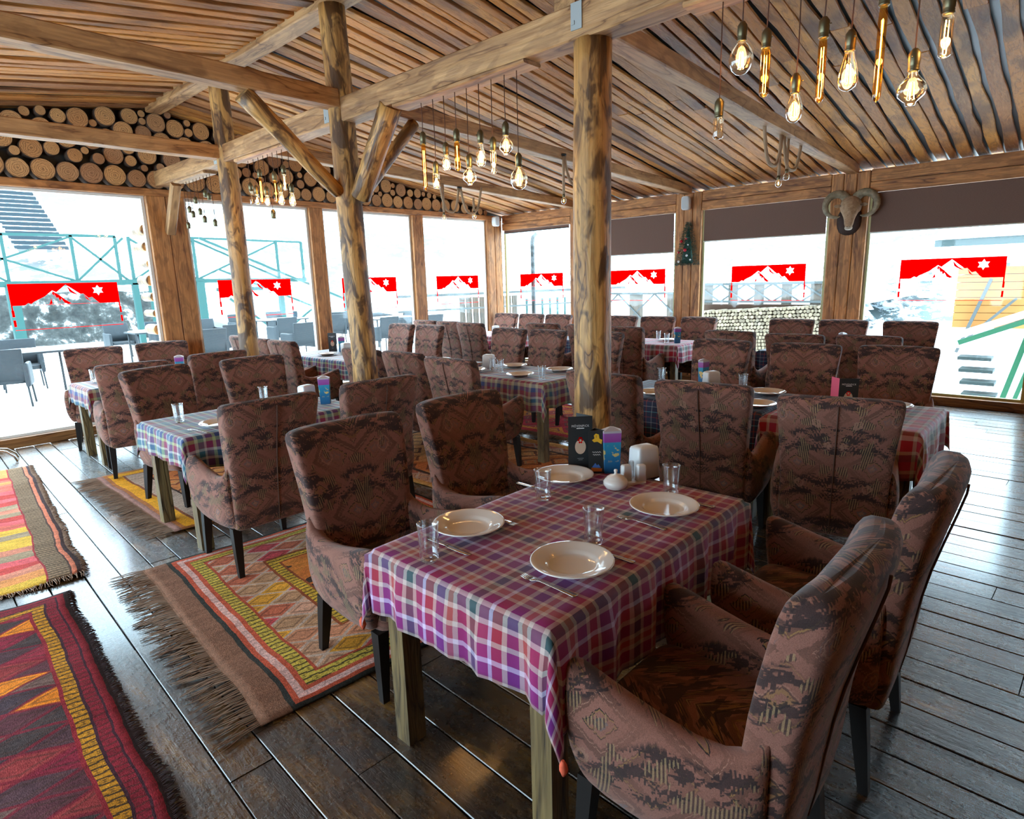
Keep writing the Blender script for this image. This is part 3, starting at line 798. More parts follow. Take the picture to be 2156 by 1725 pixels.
# ------------------------------------------------------------------ armchair
def rrect(hw, hd, cx, cy, z, n=28, e=6.0):
    return [(a, b, z) for a, b in sell(hw, hd, n, e, cx, cy)]
def make_chair(label):
    t = thing('armchair', label, 'armchair', (0, 0, 0), 0, 'patterned armchairs in the dining room')
    # backrest, faces +y
    g = MB(); secs = []
    prof = [(.285, .225, .034, -.222), (.30, .245, .054, -.226), (.40, .250, .060, -.236), (.50, .250, .062, -.245), (.60, .250, .063, -.257), (.70, .256, .063, -.275), (.80, .264, .063, -.298), (.90, .273, .062, -.324), (.97, .279, .060, -.342), (1.005, .281, .055, -.350), (1.025, .277, .045, -.354), (1.036, .266, .030, -.356), (1.040, .25, .012, -.357)]
    for z, hw, hd, cy in prof:
        sec = []
        for a, b in sell(hw, hd, 44, 7.0, 0, 0):
            # slight wrap of the outer edges toward the sitter and a domed top edge
            yy = cy + b + .032*(a/hw)**2*min(1, max(0, (z-.45)/.5))
            sec.append((a, yy, z - (.006*(a/hw)**4 if z > .95 else 0)))
        secs.append(sec)
    g.loft(secs, 0); g.build('backrest', M['fabric'], t)
    g = MB(); g.tube([(0, -.281, .31), (0, -.296, .40), (0, -.307, .5), (0, -.320, .60), (0, -.338, .70), (0, -.361, .80), (0, -.386, .90), (0, -.402, .97), (0, -.404, 1.0)], .0035, 6); g.build('piping', M['piping'], t)
    # seat with apron
    g = MB(); secs = []
    for z, k in ((.285, .93), (.30, .975), (.33, 1.0), (.43, 1.0), (.455, .985), (.468, .94), (.473, .86)):
        secs.append([(a*k, .0+b*k+.004, z+.012*(1-(a/.26)**2)*(1-((b)/.26)**2)*(1 if z > .46 else 0)) for a, b in sell(.25, .255, 40, 8.0)])
    g.loft(secs, 0); g.build('seat', M['fabric'], t)
    # arms
    for s in (-1, 1):
        g = MB(); secs = []
        #        y     ztop  zbot  halfw  cx
        rows = [(-.262, .675, .315, .020, .238), (-.25, .660, .30, .034, .242), (-.215, .622, .292, .040, .248), (-.16, .598, .287, .043, .254), (-.09, .592, .285, .045, .258), (0, .603, .285, .046, .261), (.09, .622, .287, .046, .263), (.17, .642, .292, .046, .264), (.225, .655, .30, .044, .264), (.248, .656, .306, .039, .264), (.262, .648, .316, .027, .264), (.267, .63, .33, .012, .264)]
        for y, zt, zb, hw, cx in rows:
            cz, hh = (zt+zb)/2, (zt-zb)/2; sec = []
            for a, b in sell(hw, hh, 26, 3.6):
                k = (b/hh)                       # -1 bottom .. 1 top
                bulge = .008*(1-k*k) - .022*max(0, -k)**1.5
                yy = y - .040*max(0, -k)*max(0, (y+.05)/.31) - .006*(1-k)*max(0, y/.26)
                sec.append((s*(cx+a+bulge), yy, cz+b))
            secs.append(sec)
        g.loft(secs, 0); g.build('arm', M['fabric'], t)
    # legs
    for sx in (-1, 1):
        for sy in (-1, 1):
            g = MB(); x0, y0 = sx*.235, sy*.215 + (0 if sy > 0 else -.0)
            x1, y1 = sx*.25, sy*.235 + (-.02 if sy < 0 else 0)
            secs = []
            for z, k, q in ((.30, 0, .025), (.15, .5, .021), (0, 1, .0145)):
                cx, cy = x0+(x1-x0)*k, y0+(y1-y0)*k
                secs.append([(cx+a*q, cy+b*q, z) for a, b in ((-1, -1), (1, -1), (1, 1), (-1, 1))])
            g.loft(secs, 0, True, True, False); g.build('leg', M['dark'], t, smooth=False)
    return t
def d2r(a): return a*PI/180
# (back-top centre x, y, facing angle in degrees, label)
CH = [
 (1.495, 2.455, -92, 'armchair on the rug at the left side of the purple table, nearest the camera'),
 (2.225, 2.48, -91, 'second armchair at the left side of the purple table, beside the front column'),
 (1.43, .285, 90, 'largest armchair in the foreground at the bottom right, seen from its arm'),
 (2.22, .24, 91, 'second foreground armchair at bottom right, standing behind the largest one'),
 (1.57, 3.285, 89, 'armchair seen from behind on the rug, with its left arm toward the aisle'),
 (2.345, 3.32, 87, 'armchair seen from behind just left of the front pair, below the middle column'),
 (1.66, 5.50, -75, 'armchair turned slightly, at the window side of the blue plaid table near the aisle'),
 (2.46, 5.48, -91, 'armchair at the window side of the blue plaid table, in front of the far column'),
 (1.665, 6.02, 80, 'armchair with its back to us at the farthest left table, one arm to the aisle'),
 (2.48, 6.2, 93, 'armchair seen from behind between the far column and the left tables'),
 (1.90, 8.19, -104, 'leftmost armchair against the left windows'),
 (2.60, 8.18, -98, 'armchair in front of the wide wall post'),
 (3.28, 1.56, 8, 'armchair seen from behind, second from the right in the middle row'),
 (3.235, .82, 14, 'armchair seen from behind at the right end of the middle row, nearest the camera'),
 (3.30, 2.27, -1, 'armchair seen from behind half hidden by the front column'),
 (3.37, 5.13, 2, 'armchair mostly hidden by the middle column, at the long blue table'),
 (3.40, 4.52, -1, 'armchair seen from behind just right of the middle column'),
 (3.30, 3.765, 2, 'armchair seen from behind right of the middle column, its arm ending by a table leg'),
 (5.90, 5.44, 180, 'armchair facing us behind the multicolour plaid table, the left of a pair'),
 (5.90, 4.79, 177, 'armchair facing us behind the multicolour plaid table, the right of a pair'),
 (5.65, 2.47, 178, 'armchair facing us behind the navy plaid table, left of three'),
 (5.63, 1.72, 186, 'armchair facing us behind the navy and red tables, middle of three'),
 (5.75, 1.05, 185, 'armchair facing us at the right end, beside the black and pink menu'),
 (5.93, 4.03, 183, 'armchair facing us mostly hidden by the front column'),
 (5.93, 7.74, 180, 'armchair facing us near the back, left of two with pale fronts'),
 (5.90, 7.03, 180, 'armchair facing us near the back, right of two with pale fronts'),
 (6.60, 8.06, 0, 'armchair far back by the left windows, its top just showing over a pale front'),
 (6.57, 7.43, 0, 'armchair far back, second from the left windows in its row'),
 (6.45, 6.82, -1, 'armchair far back with a dark seam down its back, in front of the corner table'),
 (6.73, 5.62, 4, 'armchair seen from behind over the facing pair, left of the front column'),
 (6.76, 4.93, -4, 'armchair seen from behind far back, left edge showing beside the front column'),
 (6.62, 4.22, 4, 'armchair seen from behind right beside the front column with one arm to the red table'),
 (6.56, 2.82, -2, 'armchair seen from behind in the window row, left of three, just its top showing'),
 (6.45, 2.10, 2, 'armchair seen from behind in the window row, middle of three'),
 (6.56, 1.46, -1, 'armchair seen from behind in the window row, right of three'),
 (8.66, 8.06, 180, 'armchair against the right windows by the corner post'),
 (8.66, 7.43, 180, 'armchair against the right windows, second from the corner post'),
 (8.66, 6.80, 180, 'armchair against the right windows, third from the corner post'),
 (8.62, 5.47, 180, 'armchair against the right windows, just right of the front column'),
 (8.62, 4.82, 184, 'armchair against the right windows, left of the tinsel tree post'),
 (8.62, 4.14, 176, 'armchair against the right windows under the tinsel tree post'),
 (8.62, 2.83, 180, 'armchair against the right windows beside the firewood view'),
 (8.62, 2.20, 182, 'armchair against the right windows under the ram head post'),
 (8.62, 1.48, 186, 'armchair at the right end of the right windows, far right'),
 (3.43, 6.84, 1, 'armchair seen from the side just right of the far column, at the long blue table'),
 (3.45, 7.46, 0, 'armchair behind the far column at the long blue table'),
 (3.50, 8.07, 0, 'armchair at the left windows beyond the far column'),
]
ch0 = None
for x, y, fa, lab in CH:
    f = d2r(fa); o = (x+.352*math.cos(f), y+.352*math.sin(f), 0); rz = f-PI/2
    if ch0 is None: ch0 = place(make_chair(lab), o, rz)
    else: dup(ch0, o, rz, lab)

# ------------------------------------------------------------------ tables and cloths
def make_cloth(x0, x1, y0, y1, z, d, m, label, seed, leg_free=None):
    """d = drops on (x-, x+, y-, y+)"""
    r = random.Random(seed); g = MB()
    cx, cy = (x0+x1)/2, (y0+y1)/2; hx, hy = (x1-x0)/2, (y1-y0)/2
    st = .022
    def axis(h, dm, dp):
        out = []; u = -h-dm
        n1 = max(2, int(dm/st)); n2 = int(2*h/.04); n3 = max(2, int(dp/st))
        out += [-h-dm+dm*k/n1 for k in range(n1)]
        out += [-h+2*h*k/n2 for k in range(n2)]
        out += [h+dp*k/n3 for k in range(n3+1)]
        return out
    U = axis(hx, d[0], d[1]); V = axis(hy, d[2], d[3])
    br = .014
    def bend(q, h):
        """unfolded coordinate -> (horizontal, drop)"""
        s = 1 if q > 0 else -1; a = abs(q)
        e = a-(h-.0)
        if e <= 0: return q, 0.0
        L = br*PI/2
        if e < L:
            t = e/br; return s*(h+br*math.sin(t)), br*(1-math.cos(t))
        return s*(h+br), br+(e-L)
    ids = {}
    for j, v in enumerate(V):
        for i, u in enumerate(U):
            X, dx = bend(u, hx); Y, dy = bend(v, hy)
            sx = 1 if u > 0 else -1; sy = 1 if v > 0 else -1
            if dx > 0 and dy > 0:
                # corner: cloth hangs as a soft cone, folded back against both sides
                q = math.hypot(dx, dy); th = math.atan2(dy, dx)           # 0..90deg
                fold = math.sin(2*th)
                out = .012 + .20*q*(.30+.70*fold)*.55
                inn = .05*q*math.sin(4*th)
                X = sx*(hx+br+out*math.cos(th)*1.0 - .22*q*max(0, math.cos(2*th))*0.35 + inn)
                Y = sy*(hy+br+out*math.sin(th)*1.0 - .22*q*max(0, -math.cos(2*th))*0.35 - inn)
                Z = -q*(.965)
            else:
                Z = -(dx+dy)
                if dx > 0 or dy > 0:
                    k = min(1, (dx+dy)/.12); al = v if dx > 0 else u
                    rip = (.010*math.sin(al*31+seed)+.007*math.sin(al*53+seed*2.3)+.010*noise.noise(Vector((al*5, seed, 0))))*k + .012*k
                    if dx > 0: X += sx*rip
                    else: Y += sy*rip
                    Z += .005*math.sin(al*24+seed)*k
                else:
                    Z = .0012*noise.noise(Vector((u*6, v*6, seed)))
            ids[i, j] = len(g.v); g.v.append((X, Y, Z))
    for j in range(len(V)-1):
        for i in range(len(U)-1):
            g.face((ids[i, j], ids[i+1, j], ids[i+1, j+1], ids[i, j+1]), 0, [(U[i], V[j]), (U[i+1], V[j]), (U[i+1], V[j+1]), (U[i], V[j+1])])
    o = g.build('tablecloth', M[m], loc=(cx, cy, z), recalc=False)
    sd = o.modifiers.new('s', 'SOLIDIFY'); sd.thickness = .0016; sd.offset = 1
    return tag(o, label, 'tablecloth')
def make_table(x0, x1, y0, y1, z, label):
    t = thing('dining_table', label, 'table', ((x0+x1)/2, (y0+y1)/2, 0), 0, 'wooden dining tables under the cloths')
    hx, hy = (x1-x0)/2, (y1-y0)/2
    g = MB(); g.box((0, 0, z-.0165), (2*hx, 2*hy, .03)); g.build('tabletop', M['leg'], t, smooth=False)
    g = MB(); 
    for s in (-1, 1):
        g.box((0, s*(hy-.07), z-.075), (2*hx-.16, .022, .085)); g.box((s*(hx-.07), 0, z-.075), (.022, 2*hy-.16, .085))
    g.build('apron', M['leg'], t, smooth=False)
    for sx in (-1, 1):
        for sy in (-1, 1):
            g = MB(); q = .038
            g.loft([[(sx*(hx-.055)+a*q, sy*(hy-.055)+b*q, zz) for a, b in ((-1, -1), (1, -1), (1, 1), (-1, 1))] for zz in (0, .25, .5, z-.032)], 0, True, True, False)
            g.build('leg', M['leg'], t, smooth=False)
    return t
TB = [
 # x0 x1 y0 y1  drops(x-,x+,y-,y+) cloth table-label cloth-label
 (1.115, 2.345, .92, 1.70, (.235, .2, .30, .20), 'cloth_purple', 'wooden table under the purple checked cloth in the foreground', 'purple and red checked tablecloth on the foreground table'),
 (1.31, 2.56, 3.95, 4.74, (.20, .2, .22, .2), 'cloth_blue', 'wooden table under the blue and green plaid cloth beside the aisle', 'blue, green and maroon plaid cloth on the table beside the aisle'),
 (1.49, 2.72, 6.78, 7.44, (.2, .2, .2, .2), 'cloth_multi', 'farthest left table, close to the left windows', 'plaid cloth on the farthest left table'),
 (4.08, 4.86, 3.40, 4.66, (.27, .2, .24, .2), 'cloth_multi', 'table under the multicolour plaid cloth left of the front column', 'multicolour plaid cloth with blue and maroon checks, left of the front column'),
 (3.97, 4.74, 1.47, 2.74, (.32, .2, .2, .2), 'cloth_navy', 'table under the dark navy plaid cloth right of the front column', 'dark navy fine plaid cloth right of the front column'),
 (3.92, 4.74, .58, 1.42, (.28, .2, .26, .2), 'cloth_red', 'table under the red checked cloth at the right end of the middle row', 'red and white checked cloth at the right end of the middle row'),
 (4.04, 4.84, 4.88, 6.20, (.24, .2, .2, .2), 'cloth_blue', 'near half of the long blue plaid table behind the middle column', 'blue plaid cloth on the near half of the long table behind the middle column'),
 (4.04, 4.84, 6.34, 7.90, (.24, .2, .2, .2), 'cloth_blue', 'far half of the long blue plaid table near the left windows', 'blue plaid cloth on the far half of the long table, near the left windows'),
 (7.25, 8.0, 6.75, 8.02, (.22, .2, .2, .2), 'cloth_red', 'table in the far corner by the corner post', 'red checked cloth on the table in the far corner'),
 (7.30, 8.05, 3.82, 5.10, (.22, .2, .24, .2), 'cloth_red', 'table under a red checked cloth below the tinsel tree', 'red checked cloth below the tinsel tree, its hem in sharp folds'),
 (7.30, 8.05, 5.24, 5.98, (.22, .2, .2, .2), 'cloth_navy', 'table beyond the front column with a blue cloth', 'blue plaid cloth glimpsed just left of the front column, far back'),
 (7.28, 8.0, 1.20, 2.76, (.24, .2, .2, .2), 'cloth_navy', 'table by the right windows under the ram head post', 'dark blue and red plaid cloth on the table under the ram head post'),
]
ZT = .748
for i, (x0, x1, y0, y1, d, m, lt, lc) in enumerate(TB):
    make_table(x0+.004, x1-.004, y0+.004, y1-.004, ZT-.001, lt)
    make_cloth(x0, x1, y0, y1, ZT+.0015, d, m, lc, i+1)
# small orange tassels on the hanging corners of the front cloth
for (x, y, z, lab) in ((1.066, .845, .43, 'orange tassel on the hanging near corner of the purple cloth'), (1.075, 1.75, .49, 'orange tassel on the hanging left corner of the purple cloth')):
    g = MB(); g.tube([(0, 0, .0), (0, 0, -.012), (.003, 0, -.03), (.004, .002, -.05)], [.004, .010, .012, .004], 8)
    tag(g.build('cloth_tassel', flat('tassel_orange', (.8, .13, .06), .8) if 'tassel_orange' not in bpy.data.materials else bpy.data.materials['tassel_orange'], loc=(x, y, z)), lab, 'tassel')

# ------------------------------------------------------------------ tableware
ZC = ZT+.0045
def plate(label):
    g = MB()
    g.lathe([(0, .004), (.066, .004), (.078, .008), (.088, .015), (.115, .022), (.130, .0265), (.1325, .028), (.1315, .031), (.127, .0308), (.112, .0262), (.092, .0195), (.084, .0175), (.079, .0120), (.073, .0085), (.05, .0075), (0, .0075)], 56)
    o = g.build('plate', M['ceramic'], recalc=False); tag(o, label, 'plate', 'white plates on the tables'); return o
def tumbler(label):
    g = MB(); n = 30
    def ring(rr, z, fl=0.0): return [((rr+(fl*(1 if k % 3 == 0 else 0)))*math.cos(2*PI*k/n), (rr+(fl*(1 if k % 3 == 0 else 0)))*math.sin(2*PI*k/n), z) for k in range(n)]
    secs = [ring(.001, 0), ring(.027, 0), ring(.0295, .004), ring(.030, .012, .002), ring(.031, .05, .002), ring(.0325, .075, .0), ring(.0345, .11), ring(.0360, .128), ring(.0362, .130), ring(.0345, .130), ring(.0325, .108), ring(.0300, .075), ring(.0265, .045), ring(.025, .018), ring(.02, .013), ring(.001, .013)]
    g.loft(secs, 0, False); o = g.build('tumbler', M['glass'], recalc=False)
    return tag(o, label, 'glass', 'clear faceted tumblers on the tables')
def fork(label, loc, rz):
    t = thing('fork', label, 'fork', loc, rz); 
    def strip(pts, th=.0018):
        b = MB(); secs = [[(-w, y, z), (w, y, z), (w, y, z+th), (-w, y, z+th)] for y, w, z in pts]
        b.loft(secs, 0, True, True, True); return b
    strip([(-.10, .009, .001), (-.09, .0095, .001), (-.03, .005, .003), (.03, .0035, .006), (.045, .006, .006), (.055, .0115, .004), (.066, .012, .003)]).build('handle', M['steel'], t)
    b = MB()
    for k in range(4):
        x = -.0098+k*.0065; b.loft([[(x-q, y, z), (x+q, y, z), (x+q, y, z+.0016), (x-q, y, z+.0016)] for y, q, z in ((.064, .0022, .003), (.085, .0019, .0035), (.10, .001, .006))], 0)
    b.build('tines', M['steel'], t); return t
def knife(label, loc, rz):
    t = thing('knife', label, 'knife', loc, rz)
    b = MB(); b.loft([[(-w, y, .001), (w, y, .001), (w*.8, y, .005), (-w*.8, y, .005)] for y, w in ((-.11, .008), (-.10, .009), (-.03, .006), (-.01, .0055))], 0); b.build('handle', M['steel'], t)
    b = MB(); b.loft([[(-.006, y, .0015), (w, y, .0015), (w, y, .003), (-.006, y, .0035)] for y, w in ((-.012, .004), (.0, .009), (.06, .010), (.09, .008), (.105, -.003))], 0); b.build('blade', M['steel'], t)
    return t
P1 = plate('plate nearest the camera on the purple cloth, fork beside it'); P1.location = (1.428, 1.085, ZC)
PL = [(1.432, 1.56, 'plate at the left edge of the purple cloth, behind the leftmost tumbler'), (2.035, 1.10, 'plate at the right side of the purple cloth'), (2.10, 1.635, 'plate on the purple cloth behind a tumbler, next to the menus'),
 (1.60, 4.12, 'plate with a fork on the blue cloth beside the aisle'), (2.30, 4.55, 'plate on the blue cloth behind the chair from behind, beside its tumbler'),
 (4.27, 3.84, 'plate near the front edge of the multicolour cloth'), (4.70, 4.30, 'plate at the back of the multicolour cloth, left one'), (4.72, 3.72, 'plate at the back of the multicolour cloth, right one by the column'), (4.25, 4.45, 'plate at the left end of the multicolour cloth'),
 (4.13, 2.33, 'plate on the navy cloth right of the front column'), (4.60, 1.66, 'plate at the far side of the navy cloth, shining'), (4.13, 1.56, 'plate at the near side of the navy cloth, between two chairs'), (4.60, 2.35, 'plate on the navy cloth behind the napkin holder'), (4.55, .85, 'plate on the red cloth behind the black menu'),
 (7.50, 4.55, 'plate at the left end of the red cloth under the tinsel tree'), (7.78, 4.20, 'plate behind the two tumblers on the red cloth under the tinsel tree'),
 (4.25, 7.2, 'plate at the left end of the long blue table'), (4.25, 6.0, 'plate on the middle of the long blue table'), (4.62, 5.4, 'plate on the near end of the long blue table'), (7.5, 7.1, 'plate on the far corner table'), (1.75, 7.2, 'plate on the farthest left table'), (7.5, 2.3, 'plate on the table under the ram head post')]
for x, y, lab in PL:
    o = P1.copy(); COL.objects.link(o); o.location = (x, y, ZC); o['label'] = lab
T1 = tumbler('leftmost tumbler on the purple cloth'); T1.location = (1.175, 1.475, ZC)
TL = [(1.84, 1.545, 'tumbler in front of the far left plate on the purple cloth'), (1.615, 1.135, 'tumbler in the middle of the purple cloth behind the nearest plate'), (2.21, 1.165, 'tumbler at the back right of the purple cloth beside the napkin holder'),
 (1.47, 4.48, 'tumbler on the blue cloth at the aisle end'), (2.16, 4.66, 'tumbler on the blue cloth beyond the chair from behind'), (1.66, 7.30, 'tumbler on the farthest left table'),
 (4.40, 4.33, 'tumbler at the left end of the multicolour cloth by the napkin holder'), (4.22, 3.53, 'tumbler at the right corner of the multicolour cloth'), (4.36, 4.18, 'second tumbler by the napkin holder on the multicolour cloth'),
 (4.64, 2.56, 'tumbler at the left end of the navy cloth'), (4.66, 1.87, 'tumbler at the far side of the navy cloth, right of the napkin holder'),
 (7.86, 4.40, 'taller looking tumbler on the red cloth under the tinsel tree'), (7.55, 4.10, 'shorter looking tumbler on the red cloth under the tinsel tree'), (7.55, 6.9, 'tumbler on the far corner table'), (7.62, 2.6, 'tumbler on the table under the ram head post')]
for x, y, lab in TL:
    o = T1.copy(); COL.objects.link(o); o.location = (x, y, ZC); o['label'] = lab; o.rotation_euler = (0, 0, x*7)
fork('fork left of the nearest plate on the purple cloth', (1.286, 1.065, ZC), 0.03)
fork('fork beyond the left plate on the purple cloth', (1.565, 1.54, ZC), PI)
fork('fork left of the right-hand plate on the purple cloth', (1.872, 1.10, ZC), .03)
fork('fork beside the plate on the blue cloth, at the aisle', (1.44, 4.08, ZC), .25)
knife('knife right of the nearest plate on the purple cloth', (1.575, 1.06, ZC), 0)
knife('knife right of the right-hand plate on the purple cloth', (2.18, 1.07, ZC), 0)
knife('knife before the left plate on the purple cloth', (1.283, 1.50, ZC), PI)
knife('knife beside the far plate on the purple cloth', (1.93, 1.66, ZC), PI)

def text(s, size, m, parent, loc, rot, name='lettering', sx=1.0):
    c = bpy.data.curves.new(name, 'FONT'); c.body = s; c.size = size; c.align_x = 'CENTER'; c.extrude = .0001; c.space_character = 1.2
    c.materials.append(m)
    tmp = bpy.data.objects.new('tmp', c); COL.objects.link(tmp); dg = bpy.context.evaluated_depsgraph_get(); dg.update()
    me = bpy.data.meshes.new_from_object(tmp.evaluated_get(dg)); bpy.data.objects.remove(tmp); bpy.data.curves.remove(c)
    me.materials.clear(); me.materials.append(m)
    o = bpy.data.objects.new(name, me); COL.objects.link(o); o.parent = parent; o.location = loc; o.rotation_euler = rot; o.scale = (sx, 1, 1)
    return o
def menu_card(label, loc, rz, H=.255, W=.115, side=None):
    """folded card standing up; printed face looks along -y"""
    t = thing('menu_card', label, 'menu', loc, rz)
    g = MB(); 
    g.loft([[(-W/2, 0, 0), (W/2, 0, 0), (W/2, .0016, 0), (-W/2, .0016, 0)], [(-W/2, 0, H), (W/2, 0, H), (W/2, .0016, H), (-W/2, .0016, H)]], 0, True, True, False)
    g.build('front_leaf', M['black'], t, smooth=False)
    for s, nm in ((1, 'right_leaf'), (-1, 'left_leaf')):
        if side is None and s < 0: continue
        g = MB(); a = .9
        p0 = Vector((s*W/2, .0008, 0)); p1 = p0+Vector((-s*W*math.cos(a)*(.9 if side is None else -.35), W*math.sin(a)*.9, 0))
        g.loft([[p0, p1, p1+Vector((0, .0016, 0)), p0+Vector((0, .0016, 0))], [q+Vector((0, 0, H)) for q in (p0, p1, p1+Vector((0, .0016, 0)), p0+Vector((0, .0016, 0)))]], 0, True, True, False)
        g.build(nm, M['pink'] if (side and s < 0) else M['black'], t, smooth=False)
    text('MÖVENPICK', .0125*W/.095, M['paperw'], t, (0, -.0006, H*.80), (PI/2, 0, 0), sx=.86)
    g = MB(); g.box((0, -.0008, H*.775), (.036, .0006, .004)); g.build('underline', M['paperw'], t, smooth=False)
    g = MB(); b = g.add([(.026*math.cos(2*PI*k/28), -.0010, H*.42+.037*math.sin(2*PI*k/28)*(1 if k < 14 else .95)) for k in range(28)]); g.face([b+k for k in reversed(range(28))], sm=False)
    g.build('scoop_print', M['cream'], t, smooth=False)
    g = MB()
    for q in range(6):
        a = q*1.05; x, z = .009*math.cos(a), H*.55+.012*math.sin(a)
        g.box((x, -.0014, z), (.009, .0005, .007), Matrix.Rotation(a, 3, 'Y'))
    g.build('sauce_print', M['sticker'], t, smooth=False)
    g = MB(); g.box((0, -.0008, H*.20), (.03, .0006, .002)); g.box((0, -.0008, H*.17), (.02, .0006, .002)); g.build('small_print', M['grey_metal'], t, smooth=False)
    return t
menu_card('tall black menu card, leftmost of the cards on the purple cloth', (2.277, 1.675, ZC), -.78)
menu_card('black and pink standing menu on the red cloth at the right', (4.30, 1.04, ZC), -1.05, .215, .115, side=True)
menu_card('black menu card on the far half of the long blue table', (4.55, 7.55, ZC), -.9)
# second dark card with the yellow badge and the orange mountain logo
t = thing('promo_card', 'black promo card with a yellow badge between the menu card and the sweet carton', 'menu', (2.262, 1.572, ZC), -.80)
H, W = .205, .072
g = MB(); g.loft([[(-W/2, 0, z), (W/2, 0, z), (W/2, .002, z), (-W/2, .002, z)] for z in (0, H)], 0, True, True, False); g.build('front_leaf', M['black'], t, smooth=False)
g = MB(); g.loft([[(-W/2, .001, z), (0, .05, z), (W/2, .001, z), (0, .052, z)] for z in (0, H)], 0, True, True, False); g.build('back_leaf', M['black'], t, smooth=False)
g = MB(); b = g.add([(x, -.0008, H*.80+z) for x, z in ((-.022, -.004), (-.012, -.014), (.004, -.012), (.022, -.024), (.026, -.004), (.013, .002), (.010, .022), (-.004, .027), (-.013, .018), (-.010, .004))]); g.face([b+i for i in reversed(range(10))], sm=False); g.build('badge_print', M['yellow'], t, smooth=False)
text('1', .018, M['black'], t, (-.002, -.0012, H*.83), (PI/2, 0, 0))
g = MB()
for zz, w0 in ((H*.50, .040), (H*.44, .034)):
    pts = [(-w0/2+w0*k/14, -.001, zz+.003*math.sin(k*1.7)) for k in range(15)]; g.tube(pts, .0011, 5)
g.build('script_lettering', M['paperw'], t)
g = MB(); b = g.add([(x, -.0008, H*.10+z) for x, z in ((-.024, -.010), (.024, -.012), (.026, .002), (.0, .006), (-.025, .008))]); g.face([b+i for i in reversed(range(5))], sm=False)
b = g.add([(x, -.0009, H*.10+z) for x, z in ((-.022, .009), (-.006, .030), (.002, .018), (.008, .024), (.02, .006))]); g.face([b+i for i in range(5)], 1, sm=False); g.build('logo_print', [M['orangep'], M['bluep']], t, smooth=False)
def carton(label, loc, rz, sc=1.0):
    g = MB(); s = .034; H = .168
    pts = lambda z, q: [(q*a, q*b, z) for a, b in ((-s, -s*.8), (s, -s*.8), (s*1.15, s*.3), (0, s*1.1), (-s*1.15, s*.3))]
    g.loft([pts(0, .85), pts(H, 1.0)], 0, True, True, False)
    g.loft([pts(H, 1.0), pts(H+.012, .25)], 0, True, True, False)
    o = g.build('sweet_carton', M['carton'], loc=loc, rot=(0, 0, rz), smooth=False); o.scale = (sc, sc, sc)
    return tag(o, label, 'carton', 'blue and purple cartons on the tables')
c0 = carton('blue and purple carton on the purple cloth, behind the black promo card', (2.325, 1.535, ZC), -.75, 1.2)
for x, y, rz, lab in ((2.44, 4.22, -.6, 'blue and purple carton at the right end of the blue cloth'), (4.74, 2.24, -.2, 'blue and purple carton behind the napkin holder on the navy cloth'), (7.62, 3.98, -.9, 'blue and purple carton on the red cloth under the tinsel tree'), (2.38, 7.0, -.4, 'blue and purple carton on the farthest left table'), (7.6, 1.95, -.3, 'carton with only its purple top showing, under the ram head post'), (4.6, 7.4, -.5, 'blue and purple carton on the long blue table')):
    o = c0.copy(); COL.objects.link(o); o.location = (x, y, ZC); o.rotation_euler = (0, 0, rz); o['label'] = lab
def napkin_holder(label, loc, rz):
    t = thing('napkin_holder', label, 'napkin holder', loc, rz, 'white napkin holders on the tables')
    g = MB(); W, D = .062, .045; pr = []
    def sec(z, k, d): return [(a*k, b*d, z) for a, b in sell(W, D, 24, 8)]
    g.loft([sec(0, 1, 1), sec(.10, .94, .9), sec(.128, .93, .88), sec(.138, .86, .80), sec(.144, .6, .55), sec(.145, .1, .1)], 0)
    g.build('casing', M['white_plastic'], t)
    g = MB(); b = g.add([(.0585, -.03, .018), (.0585, .03, .018), (.0565, .028, .115), (.0565, -.028, .115)]); 
    g.box((.0592, 0, .065), (.003, .052, .09)); g.v = g.v[4:]; g.f = [tuple(i-4 for i in f) for f in g.f]
    g.build('napkins', M['paperw'], t, smooth=False)
    return t
n0 = napkin_holder('white napkin holder on the purple cloth, beside the cartons', (2.365, 1.385, ZC), -.35)
for x, y, rz, lab in ((2.36, 4.35, .2, 'white napkin holder beside the carton on the blue cloth'), (4.52, 4.50, -1.2, 'white napkin holder at the left end of the multicolour cloth'), (4.60, 2.10, -.5, 'white napkin holder in front of the carton on the navy cloth'), (7.58, 7.35, 0, 'white napkin holder on the far corner table'), (4.5, 7.15, .1, 'white napkin holder on the long blue table')):
    dup(n0, (x, y, ZC), rz, lab)
# sugar bowl
t = thing('sugar_bowl', 'small round white sugar bowl with a knob lid on the purple cloth', 'sugar bowl', (2.135, 1.385, ZC)); t.scale = (1.2,)*3
g = MB(); g.lathe([(0, 0), (.024, 0), (.038, .008), (.0445, .02), (.044, .030), (.036, .040), (.030, .043)], 32); g.build('bowl', M['ceramic'], t)
g = MB(); g.lathe([(.034, .0405), (.030, .047), (.018, .053), (.006, .056), (.005, .062), (.0075, .068), (.005, .073), (0, .074)], 28); g.build('lid', M['ceramic'], t)
# cruet set
t = thing('cruet_stand', 'white salt and pepper set with a toothpick cup on the purple cloth', 'cruet set', (2.255, 1.375, ZC), -.5); t.scale = (1.22,)*3
g = MB(); g.box((0, 0, .004), (.075, .06, .008)); g.build('tray', M['ceramic'], t, smooth=False)
for x, y, nm in ((-.024, .006, 'salt_shaker'), (.026, -.012, 'pepper_shaker')):
    g = MB(); g.loft([[(x+a, y+b, z) for a, b in sell(q, q*.8, 16, 8)] for z, q in ((.008, .017), (.06, .0165), (.066, .014), (.068, .006))], 0); g.build(nm, M['white_plastic'], t)
g = MB(); g.lathe([(.010, .008), (.010, .075), (.0088, .075), (.0088, .012)], 16, (.002, .014, 0)); g.build('toothpick_cup', M['glass'], t)

